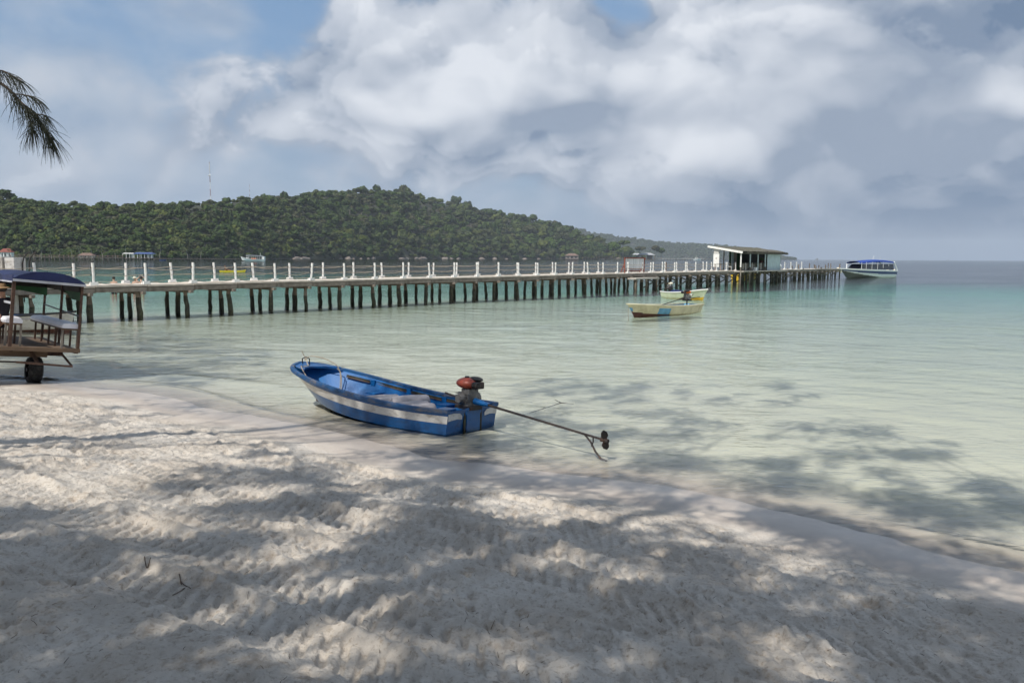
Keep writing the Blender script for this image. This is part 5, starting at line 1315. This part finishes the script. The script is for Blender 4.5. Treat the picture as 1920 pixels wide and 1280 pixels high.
# radio masts on the ridge
for x_, yt, yb, lb_, wd in ((392.5, 304, 392, 'tall red and white radio mast on the island ridge', 1.0), (465.5, 346, 378, 'shorter thin radio mast right of the tall mast', .6)):
    D = float(ridgeD(x_))*1.02; a = atY(x_+3, yb, D); b_ = atY(x_, yt, D); L = b_.z-a.z
    m_ = thing('radio_mast', lb_, 'mast', (a.x, D, a.z), 0, 'radio masts'); n_ = 7
    for q in range(n_):
        z0 = L*q/n_; z1 = L*(q+1)/n_; seg = MB(); w0 = .55*wd*(1-.4*q/n_)
        cs = [(w0, 0), (-w0*.5, w0*.86), (-w0*.5, -w0*.86)]
        for c in cs: seg.tube([(c[0], c[1], z0), (c[0]*.94, c[1]*.94, z1)], .075*wd, 4)
        for h in range(6):
            za = z0+(z1-z0)*h/6; zb = z0+(z1-z0)*(h+1)/6
            for u in range(3): seg.tube([(*cs[u], za), (*cs[(u+1) % 3], zb)], .045*wd, 3)
        seg.build('mast_section', 'red_frame' if q % 2 == 0 else 'far_white', m_)
    if wd == 1.0:
        MB().tube([(0, 0, L*.80), (0, 0, L*.98)], [.5, .5], 6).build('antenna_panel', 'gel_grey', m_)
        MB().tube([(.2, -.6, L*.72), (.5, -1.1, L*.725)], [.9, .9], 10).build('dish', 'gel_grey', m_); MB().tube([(-.6, -.4, L*.71), (-.9, -.8, L*.712)], [.6, .6], 10).build('dish', 'gel_grey', m_)

# rocks along the foot of the island
rkr = random.Random(8)
for k, x_ in enumerate([548, 556, 563, 570, 577, 640, 652, 664, 676, 690, 700, 752, 762, 780, 792, 832, 846, 862, 905, 925, 950, 985, 1010, 1130, 1160]):
    D = float(shoreD(x_))-rkr.uniform(3, 9); p = atY(x_+rkr.uniform(-3, 3), 485, D); s_ = D/800*rkr.uniform(1.2, 3.2)
    o = MB().ell((0, 0, 0), (s_*rkr.uniform(1.2, 2.2), s_, s_*.75), 9, 6, jit=.22, rnd=rkr).build('shore_rock', 'rock', None); o.location = (p.x, D, .15); o.rotation_euler = (0, 0, rkr.uniform(0, 3))
    tag(o, 'pale brown boulder on the far waterline, %s from the left' % ORD[k], 'rock', 'boulders along the far shore')

# far shore buildings and jetties
def far_jetty(label, x0, x1, D0, D1, zd, n, mat_='far_wood', posts=0.0, pw=.35):
    a = atY(x0, 485, D0); b_ = atY(x1, 485, D1); a.z = 0; b_.z = 0
    j_ = thing('far_jetty', label, 'jetty', a); d = b_-a
    MB().beam((0, 0, zd), (d.x, d.y, zd), 2.4, .35).build('deck', mat_, j_)
    for q in range(n):
        p = d*(q/(n-1)); MB().tube([(p.x, p.y-.6, -2), (p.x+rkr.uniform(-.2, .2), p.y-.6, zd)], pw, 6).build('pile', 'far_wood', j_)
        if posts: MB().box((p.x, p.y-1.0, zd+posts/2), (pw*.8, pw*.8, posts)).build('rail_post', 'far_white' if mat_ == 'far_white' else 'roof_brown', j_)
    if posts: MB().beam((0, -1.0, zd+posts*.75), (d.x, d.y-1.0, zd+posts*.75), .12, .15).build('hand_rail', 'far_white' if mat_ == 'far_white' else 'roof_brown', j_)
far_jetty('long low brown jetty with railing on the far left shore', 22, 232, 430, 425, 1.35, 24, posts=1.3)
far_jetty('row of dark piles and planks right of the far boathouse', 290, 452, 440, 455, .9, 30, pw=.4)
far_jetty('row of dark piles right of the far tour boat', 498, 545, 520, 560, .8, 8, pw=.5)
far_jetty('thin jetty with pale posts beside the brown roofed hut', 1092, 1180, 1200, 1230, 2.2, 18, 'far_wood', 2.6, .45)
far_jetty('distant pale jetty running out below the hazy hill', 1240, 1322, 1400, 1420, 2.4, 16, 'far_white', 0, .8)
def far_house(name, label, cat, x0, x1, ybase, yeave, ytop, D, roof, wall, hip=.25, open_=True, group=None, n=6):
    a = atY(x0, ybase, D); b_ = atY(x1, ybase, D); ze = atY(x0, yeave, D).z; zt = atY(x0, ytop, D).z; zb = min(a.z, 1.2); W_ = b_.x-a.x; dp = max(W_*.45, 3)
    h = thing(name, label, cat, (a.x, D, 0), 0, group)
    r = MB(); o_ = W_*.05; t0, t1 = W_*hip, W_*(1-hip)
    r.add([(-o_, -dp/2-o_, ze), (W_+o_, -dp/2-o_, ze), (W_+o_, dp/2+o_, ze), (-o_, dp/2+o_, ze), (t0, 0, zt), (t1, 0, zt)], [(0, 1, 5, 4), (2, 3, 4, 5), (1, 2, 5), (3, 0, 4), (3, 2, 1, 0)]); r.build('roof', roof, h)
    MB().box((W_/2, 0, zb), (W_, dp, .3)).build('floor', 'far_wood', h)
    for q in range(n):
        x_ = W_*q/(n-1); MB().box((x_, -dp/2, (zb+ze)/2), (max(W_*.02, .18), .2, ze-zb)).build('post', wall, h); MB().box((x_, -dp/2, zb/2-1), (max(W_*.025, .25), .3, zb+2)).build('pile', 'far_wood', h)
    if not open_:
        MB().box((W_/2, .1, (zb+ze)/2), (W_*.96, dp*.9, ze-zb-.05)).build('wall', wall, h)
        for q in range(3): MB().box((W_*(.2+.3*q), -dp*.45+.02, (zb+ze)/2), (W_*.12, .3, (ze-zb)*.55)).build('window', 'glass_dark', h)
    else: MB().box((W_*.75, dp*.3, (zb+ze)/2), (W_*.35, .3, ze-zb)).build('back_wall', wall, h)
    return h
far_house('far_boathouse', 'long open boathouse with blue roof over the water on the far shore', 'building', 255, 288, 483, 476, 473.0, 428, 'roof_blue', 'far_white', .05)
far_house('far_boathouse', 'low open boathouse with a pale flat roof left of the blue roofed one', 'building', 233, 252, 483, 475.5, 474.2, 429, 'far_white', 'far_white', .02, n=4)
far_house('beach_house', 'house with red roof and white wall at the far left shore', 'house', 2, 24, 480, 473, 466, 470, 'roof_red', 'far_white', .2, False)
far_house('beach_house', 'house with dark red roof behind the far left shore', 'house', -16, 7, 474, 467, 460, 500, 'roof_red', 'far_wood', .25, False)
far_house('beach_house', 'low grey brown shack among the palms on the far shore', 'house', 150, 176, 484, 479, 474, 470, 'roof_brown', 'concrete', .2, False)
far_house('beach_hut', 'brown hipped roof hut on piles at the foot of the hill', 'hut', 1060, 1084, 484.5, 479.5, 475, 1190, 'roof_brown', 'wall_pink', .25, False)
far_house('beach_pavilion', 'wide grey roofed pavilion on the point below the hazy hill', 'pavilion', 1196, 1226, 484, 478, 474, 1380, 'roof_grey', 'far_wood', .22)
far_house('beach_pavilion', 'small grey roofed pavilion half behind a tree on the point', 'pavilion', 1186, 1202, 484, 477.5, 474.5, 1400, 'roof_grey', 'far_wood', .22, n=4)
# trees on the point
for x_, y_, s_, lb_, pale in ((1168, 456, 15, 'sparse brownish tree on the point left of the pavilions', True), (1199, 467, 13, 'dark round tree in front of the pavilions on the point', False), (1228, 466, 12, 'light green tree right of the pavilions on the point', False), (1240, 470, 11, 'low light green tree at the tip of the point', False), (1152, 462, 17, 'green tree at the right foot of the island hill', False)):
    D = 1420.0 if x_ != 1199 else 1370.0; p = atY(x_, y_, D); t = thing('point_tree', lb_, 'tree', (p.x, D, 0), 0)
    c = link('crown', tr_r.choice(CR_M), t); c.location = (0, 0, p.z); c.scale = (s_*.85, s_*.85, s_*.62); k = link('trunk', trunk_me, t); k.scale = (12, 12, p.z)
# low ground of the point
b = MB(); pa = atY(1140, 485, 1400); pb_ = atY(1245, 485, 1400); b.ell(((pa.x+pb_.x)/2, 1430, -1.0), ((pb_.x-pa.x)/2, 45, 3.2), 24, 8, jit=.05, rnd=rkr); tag(b.build('point_ground', 'earth', None, smooth=True), 'low spit of land below the pavilions', 'land', kind='structure')
# tour boat on the far side
pT0 = atY(496, 486, 418); pT1 = atY(455, 486, 418); LT = pT0.x-pT1.x
tb_ = thing('tour_boat', 'white two level tour boat with grey awning lying off the far shore', 'boat', (pT0.x, 418, 0), math.pi); k = LT/9.0
tabT = [(.0, -.1, 1.2, 1.0, -.3, .05, .85), (2.5, 2.5, 1.4, 1.1, -.3, .05, .8), (5, 5, 1.35, 1.0, -.3, .1, .95), (7.5, 7.8, .9, .4, -.2, .25, 1.5), (9, 9.6, .1, .05, 0, .5, 2.2), (9.1, 9.9, 0, 0, .05, .6, 2.4)]
tabT = [(a*k, b_*k, c, d, e, f, g) for a, b_, c, d, e, f, g in tabT]
hull_parts(tb_, tabT, lambda v, u: 1 if v < .2 else 0, ['far_white', 'gel_black'], 'far_wood', 'boat_white', (.1, .08), floor_z=.2)
MB().beam((.8*k, 0, 2.75), (7.2*k, 0, 3.05), 2.5, .16).build('awning', 'tarp_grey', tb_); MB().beam((.8*k, -1.3, 2.6), (7.2*k, -1.3, 2.85), .1, .3).build('awning_edge', 'gel_grey', tb_)
for q in range(8): 
    for y in (-1.1, 1.1): MB().tube([((.9+q*.85)*k, y, .8), ((.9+q*.85)*k, y, 2.75+.04*q)], .07, 5).build('awning_post', 'far_white', tb_)
MB().box((.3*k, 0, 1.6), (.8*k, 2.0, 1.6)).build('stern_house', 'far_white', tb_); MB().box((6.9*k, 0, 1.9), (.9*k, 1.8, 1.3)).build('wheel_house', 'far_white', tb_); MB().box((6.95*k, 0, 2.1), (.92*k, 1.84, .5)).build('window', 'glass_dark', tb_)
for q in range(5): MB().box(((3.3+q*.45)*k, .95, 1.25), (.35*k, .3, .5)).build('life_jacket', 'engine_orange', tb_)
MB().tube([(1.6*k, 0, 2.8), (1.6*k, 0, 4.2)], .07, 5).build('mast', 'far_white', tb_)
pF = atY(1307, 486, 1390); fbt = thing('far_boat', 'small white boat moored at the distant pale jetty', 'boat', (pF.x-6, 1390, 0), 0)
tabF = [(.0, -.2, 1.8, 1.5, -.3, .1, 2.0), (5, 5, 2.0, 1.5, -.3, .1, 2.0), (9, 9.3, 1.4, .8, -.3, .4, 2.4), (12, 12.8, 0, 0, 0, .8, 3.2)]
hull_parts(fbt, tabF, lambda v, u: 0, ['far_white'], 'far_wood', 'far_white', (.15, .1), floor_z=.3); MB().box((5, 0, 3.2), (5.0, 2.6, 2.6), taper=.8).build('cabin', 'far_white', fbt); MB().box((5, -1.3, 3.4), (3.6, .2, .8)).build('window', 'glass_dark', fbt); MB().tube([(4.4, 0, 4.4), (4.2, 0, 8)], .2, 5).build('mast', 'far_white', fbt)
pF = atY(305, 487.2, 400); fb2 = thing('rowing_boat', 'tiny dark blue boat off the far boathouse', 'boat', (pF.x-1.5, 400, 0), 0)
hull_parts(fb2, [(0, 0, .6, .5, -.1, 0, .5), (1.5, 1.5, .7, .5, -.1, 0, .5), (3, 3.3, 0, 0, 0, .1, .7)], lambda v, u: 0, ['navy'], 'navy', 'navy', (.05, .05), floor_z=.1)

# hazy hill beyond
FX = np.array([980, 1040, 1090, 1110, 1150, 1200, 1230, 1280, 1330, 1380, 1400, 1430, 1462, 1490], float); FYp = np.array([430, 424, 430, 437, 442, 448, 453, 455.5, 458, 463, 466, 472, 480, 486.5], float)
D3 = 3400.0; ce = np.linspace(980, 1490, 90); V = []
for x_ in ce:
    zt = max((horizon(x_)-np.interp(x_, FX, FYp))*(D3+300)/FPX-3, .5)
    for f, dd in ((0, 0), (.25, 60), (.5, 130), (.8, 220), (1, 300), (.6, 600), (-.02, 900)):
        D = D3+dd; V.append(((x_-960)/FPX*D*1.0055, D, zt*f if f > 0 else -2))
w = 7; i, j = np.meshgrid(np.arange(len(ce)-1), np.arange(w-1), indexing='ij'); Q = np.stack([i*w+j, (i+1)*w+j, (i+1)*w+j+1, i*w+j+1], -1).reshape(-1, 4)
tag(link('far_hill', np_mesh('far_hill', V, Q, 'earth', True)), 'hazy wooded hill beyond the point', 'hill', kind='structure')
items = []
for q in range(2600):
    x_ = tr_r.uniform(985, 1484); f = tr_r.random()**.8; zt = max((horizon(x_)-np.interp(x_, FX, FYp))*(D3+300)/FPX-5, .5); D = D3+300*f; dia = tr_r.uniform(9, 19)
    items.append((dia, dia*.25, (x_-960)/FPX*D*1.0055, D, zt*np.interp(f, [0, .2, .43, .73, 1], [0, .25, .5, .8, 1])))
joined_forest('far_forest', 'hazy forest covering the far hill beyond the point', items, [crown_arrays(300+i, 26, 2, .8, lsize=.36) for i in range(6)], 'far_leaf')

# ---------------------------------------------------------------- casuarina trees on the beach behind and beside the camera (their shade falls across the sand)
cr_ = np.random.default_rng(31); crr = random.Random(31)
GAPS = [(60, 790, 300, 110), (250, 830, 260, 70), (120, 900, 180, 55), (420, 800, 160, 40), (640, 830, 110, 22), (600, 800, 90, 16), (880, 1048, 80, 24), (560, 1185, 170, 34), (1060, 1230, 120, 26), (1230, 1240, 60, 40), (740, 880, 60, 20), (1120, 968, 90, 16), (1380, 1010, 120, 18), (1500, 1060, 70, 16), (1560, 1120, 120, 22), (1900, 1110, 90, 30), (1330, 1200, 60, 16), (1180, 880, 60, 10), (1480, 945, 80, 10), (1700, 1005, 70, 10), (300, 985, 60, 30), (30, 1260, 60, 30), (960, 1255, 60, 24), (1800, 1215, 50, 14), (1240, 1075, 50, 12), (430, 920, 60, 20), (1010, 955, 60, 12)]
WATER_SHADE = [(1130, 730, 190, 34, .34), (1010, 790, 190, 36, .40), (1230, 790, 150, 40, .30), (1420, 725, 110, 26, .30), (1330, 850, 220, 30, .32), (1580, 900, 210, 26, .40), (1820, 930, 170, 45, .5), (1890, 990, 140, 40, .5), (1180, 850, 140, 22, .30), (760, 800, 180, 50, .35), (930, 840, 160, 40, .4), (1560, 800, 130, 26, .25), (1640, 830, 160, 22, .3),
               (230, 640, 210, 30, .6), (180, 680, 200, 34, .7), (400, 660, 140, 22, .4), (330, 700, 120, 20, .4), (60, 640, 120, 60, .8), (620, 690, 90, 12, .2)]
def shade_map(x, y, gx_, gy_):
    """how dense the canopy stands in the sun's way of each ground point"""
    s, t = shore_s(gx_, gy_)
    land = np.full(x.shape, .90)
    edge = np.interp(x, [-50, 0, 170, 330, 450, 620, 760, 900], [965, 960, 948, 890, 872, 850, 800, 760])
    wedge = (x < 700) & (y < edge) & (y > 722)
    land = np.where(wedge, np.where(y < edge-18, .10, .5), land)
    for (cx, cy_, rx, ry) in GAPS:
        q = ((x-cx)/rx)**2+((y-cy_)/ry)**2
        land = np.where(q < 1.3, np.minimum(land, .04+.9*np.maximum(0, q-.55)), land)
    wat = np.zeros(x.shape)
    for (cx, cy_, rx, ry, a) in WATER_SHADE:
        q = ((x-cx)/rx)**2+((y-cy_)/ry)**2
        wat = np.maximum(wat, a*np.clip(1.35-q, 0, 1))
    m = np.where(s < -.2, np.minimum(wat*1.6, .85), land)
    lump = fbm(gx_*1.9, gy_*1.9, 4, 51, .65); lump = np.clip((lump+.08)/.20, 0, 1)       # foliage stands in clumps
    return m*(.04+.96*lump)
TRUNKS = [(-5.2, -1.6, 'tall casuarina tree on the beach, its branch tip hanging in at the upper left'), (-1.6, -4.6, 'casuarina tree on the beach behind the viewpoint'), (-9.5, 2.6, 'casuarina tree on the beach to the left of the viewpoint'), (-16.5, 9.5, 'casuarina tree by the water edge beyond the trailer'), (2.6, -3.2, 'casuarina tree on the beach to the right behind the viewpoint')]
puffs = [[] for _ in TRUNKS]
NC = 72000
cx_ = cr_.uniform(-260, 2080, NC); Yd = np.exp(cr_.uniform(math.log(2.6), math.log(31), NC))
gxp = (cx_-960)/FPX*Yd; gzp = np.maximum(ground_base(gxp, Yd)[0], 0.0)
dv = np.stack([gxp, Yd, gzp-HC], -1); kk_ = dv @ np.array(CF); pxv = 960+FPX*(dv @ np.array(CR))/kk_; pyv = 640-FPX*(dv @ np.array(CU))/kk_
ok = (pyv < 1400) & (pyv > 590) & (cr_.random(NC) < np.minimum(Yd/31*1.15, 1)) & (cr_.random(NC) < shade_map(pxv, pyv, gxp, Yd))
ix = np.nonzero(ok)[0]
s_ix = shore_s(gxp[ix], Yd[ix])[0]; hh = np.where((s_ix > 0) & (cr_.random(len(ix)) < .85), cr_.uniform(6.5, 11.0, len(ix)), cr_.uniform(8.5, 13.5, len(ix))); kf = (hh-gzp[ix])/SUNV.z
PP = np.stack([gxp[ix]+SUNV.x*kf, Yd[ix]+SUNV.y*kf, hh], -1)
dv = PP-np.array(CL); kk_ = dv @ np.array(CF); kq = np.where(np.abs(kk_) < .01, .01, kk_); uu = 960+FPX*(dv @ np.array(CR))/kq; vv = 640-FPX*(dv @ np.array(CU))/kq
seen = (kk_ > .3) & (uu > -120) & (uu < 2040) & (vv > -160) & (vv < 1400)
for P in PP[~seen]:
    i = min(range(len(TRUNKS)), key=lambda k: (P[0]-TRUNKS[k][0])**2+(P[1]-TRUNKS[k][1])**2)
    puffs[i].append(Vector(P))
print('puffs', [len(p) for p in puffs])
NPP = 13
for i, (tx, ty, lb_) in enumerate(TRUNKS):
    gz0 = gz(tx, ty)
    t = thing('casuarina_tree', lb_, 'tree', (tx, ty, gz0), 0, 'casuarina trees on the beach')
    O = Vector((tx, ty, gz0)); b = MB(); k = 12; H_ = 16.0
    pts = [(.12*math.sin(q*1.1+i), .12*math.cos(q*.9+i), H_*q/(k-1)-.3) for q in range(k)]
    b.tube(pts, [.26-.20*q/(k-1)+(.08 if q == 0 else 0) for q in range(k)], 10); b.build('trunk', 'bark', t, smooth=True)
    if not puffs[i]: continue
    P = np.array([tuple(p-O) for p in puffs[i]])
    # limbs run from the trunk to groups of twigs
    lm = MB(); keyg = {}
    for p in P: keyg.setdefault((round(p[0]/2.6), round(p[1]/2.6)), []).append(p)
    for g in keyg.values():
        c = Vector(np.mean(g, axis=0)); hz_ = math.hypot(c.x, c.y); z0 = max(2.5, min(c.z-.35*hz_, 13)); a = Vector((0, 0, z0)); m_ = a.lerp(c, .55)+Vector((0, 0, .05*hz_))
        lm.tube(catmull([tuple(a), tuple(m_+Vector((crr.gauss(0, .4), crr.gauss(0, .4), crr.gauss(0, .3)))), tuple(c)], 9), [.022, .019, .016, .013, .011, .009, .007, .005, .004], 5, cap=False)
    lm.build('limbs', 'bark', t)
    n = len(P); base = np.repeat(P, NPP, axis=0)+cr_.normal(size=(n*NPP, 3))*np.array((.09, .09, .16))
    d = cr_.normal(size=(n*NPP, 3))*np.array((.6, .6, .35)); d[:, 2] -= .75; d /= np.linalg.norm(d, axis=1)[:, None]
    L = cr_.uniform(.18, .40, (n*NPP, 1)); wv = np.cross(d, cr_.normal(size=d.shape)); wv /= np.linalg.norm(wv, axis=1)[:, None]; wv *= .017
    Q4 = np.stack([base-wv, base+wv, base+d*L+wv*.5, base+d*L-wv*.5], 1).reshape(-1, 3)
    me = np_mesh('crown', Q4, np.arange(len(Q4)).reshape(-1, 4), 'needle'); c_ = link('crown', me, t)
    if i == 0: tree0 = t
# the branch tip that hangs into the picture
O = Vector(tree0.location); bD = 4.3
def bpnt(x, y, D): return atY(x, y, D)-O
spine = [bpnt(-260, -30, bD-.2), bpnt(-120, 70, bD-.1), bpnt(-40, 130, bD), bpnt(12, 164, bD), bpnt(40, 192, bD), bpnt(60, 208, bD), bpnt(77, 230, bD+.02), bpnt(90, 250, bD+.03), bpnt(97, 262, bD+.03)]
start = Vector((0, 0, 5.2))
sp = catmull([tuple(start), tuple(start.lerp(spine[0], .5)+Vector((0, 0, .2)))]+[tuple(q) for q in spine], 60)
MB().tube(sp, [max(.020*(1-q/48), .0022) for q in range(60)], 6).build('branch', 'bark', tree0, smooth=True)
nb = MB(); br = random.Random(77)
def needle(p, d, L, r=.0014):
    p = Vector(p); d = Vector(d).normalized(); pts = []; g = d.copy()
    for q in range(5):
        pts.append(p.copy()); g = (g+Vector((0, 0, -.24))).normalized(); p = p+g*(L/4)
    nb.tube(pts, [r, r, r*.9, r*.75, r*.35], 3, cap=False)
side1 = catmull([tuple(bpnt(-60, 95, bD)), tuple(bpnt(-10, 128, bD)), tuple(bpnt(8, 134, bD-.04)), tuple(bpnt(22, 142, bD-.05)), tuple(bpnt(40, 152, bD-.05))], 14)
side2 = catmull([tuple(bpnt(25, 176, bD)), tuple(bpnt(45, 178, bD-.05)), tuple(bpnt(62, 182, bD-.06)), tuple(bpnt(72, 187, bD-.06))], 10)
side3 = catmull([tuple(bpnt(48, 200, bD)), tuple(bpnt(56, 222, bD+.04)), tuple(bpnt(60, 236, bD+.05)), tuple(bpnt(62, 244, bD+.05))], 8)
side4 = catmull([tuple(bpnt(60, 214, bD)), tuple(bpnt(80, 215, bD-.03)), tuple(bpnt(88, 220, bD-.03))], 8)
for S_, rad in ((side1, .0035), (side2, .003), (side3, .003), (side4, .0025)): MB().tube(S_, rad, 5).build('twig', 'bark', tree0, smooth=True)
for S_, lo, per, Ls in ((sp, 28, 9, (.08, .19)), (side1, 2, 8, (.08, .18)), (side2, 2, 8, (.08, .17)), (side3, 1, 12, (.10, .20)), (side4, 2, 6, (.07, .15))):
    for q in range(lo, len(S_)-1):
        a = Vector(S_[q]); b_ = Vector(S_[q+1]); ax = (b_-a).normalized()
        for k in range(per):
            sdv = Vector((br.gauss(0, .45), br.gauss(0, .45), br.gauss(-.25, .35)))
            needle(a.lerp(b_, br.random()), ax*.75+sdv, br.uniform(*Ls)*(1 if q < len(S_)-4 else .75))
nb.build('needles', 'needle_dark', tree0)

# ---------------------------------------------------------------- twigs and fallen needles on the sand
lt = MB(); lr = random.Random(15)
for k in range(520):
    x = lr.uniform(-180, 2050); Yd = lr.uniform(2.7, 9.0); gxp = (x-960)/FPX*Yd
    s, _ = shore_s(np.array([gxp]), np.array([Yd]))
    if s[0] < 1.1: continue
    z = gz(gxp, Yd)+.004; a = lr.uniform(0, 3.14); L = lr.uniform(.008, .032); d = Vector((math.cos(a), math.sin(a), 0))*L
    p = Vector((gxp, Yd, z)); q = p+d; q.z = gz(q.x, q.y)+.005+lr.random()*.012
    lt.tube([p, (p+q)/2+Vector((lr.gauss(0, .003), lr.gauss(0, .003), .002)), q], [.0016, .0014, .001], 3)
tag(lt.build('fallen_needles', 'twig', None), 'fallen casuarina needles scattered over the sand', 'needles', kind='stuff')
for k, (pp_, lb_) in enumerate((([(271, 1048), (275, 1053), (283, 1052)], 'small curled dark twig on the sand at the left'), ([(336, 1077), (340, 1085), (338, 1093), (346, 1098), (358, 1101)], 'long bent twig lying on the sand below the curled one'), ([(324, 1117), (334, 1112), (348, 1110)], 'short dark twig on the sand, lowest of the three'))):
    pts = []
    for x, y in pp_:
        w_ = at(x, y, .62); 
        for _ in range(4): w_ = at(x, y, gz(w_.x, w_.y))
        pts.append((w_.x, w_.y, gz(w_.x, w_.y)+.006))
    o = MB().tube(catmull(pts, 12), [.003]*11+[.0015], 5).build('twig', 'twig', None); tag(o, lb_, 'twig', 'twigs lying on the sand')

# ---------------------------------------------------------------- the air over the bay
hm = bpy.data.materials.new('haze'); hm.use_nodes = True; T = NT(hm.node_tree); T.n.clear()
o_ = T.node('ShaderNodeOutputMaterial'); pv = T.node('ShaderNodeVolumePrincipled'); pv.inputs['Color'].default_value = (.80, .89, 1, 1); pv.inputs['Density'].default_value = .0001; pv.inputs['Anisotropy'].default_value = .0
T.l.new(pv.outputs[0], o_.inputs['Volume']); MATS['haze'] = hm
hz = MB().box((0, 0, 0), (17000, 17000, 220)).build('haze', 'haze', None); hz.location = (0, 0, 98.5); tag(hz, 'thin pale sea haze hanging over the whole bay', 'haze', kind='stuff')
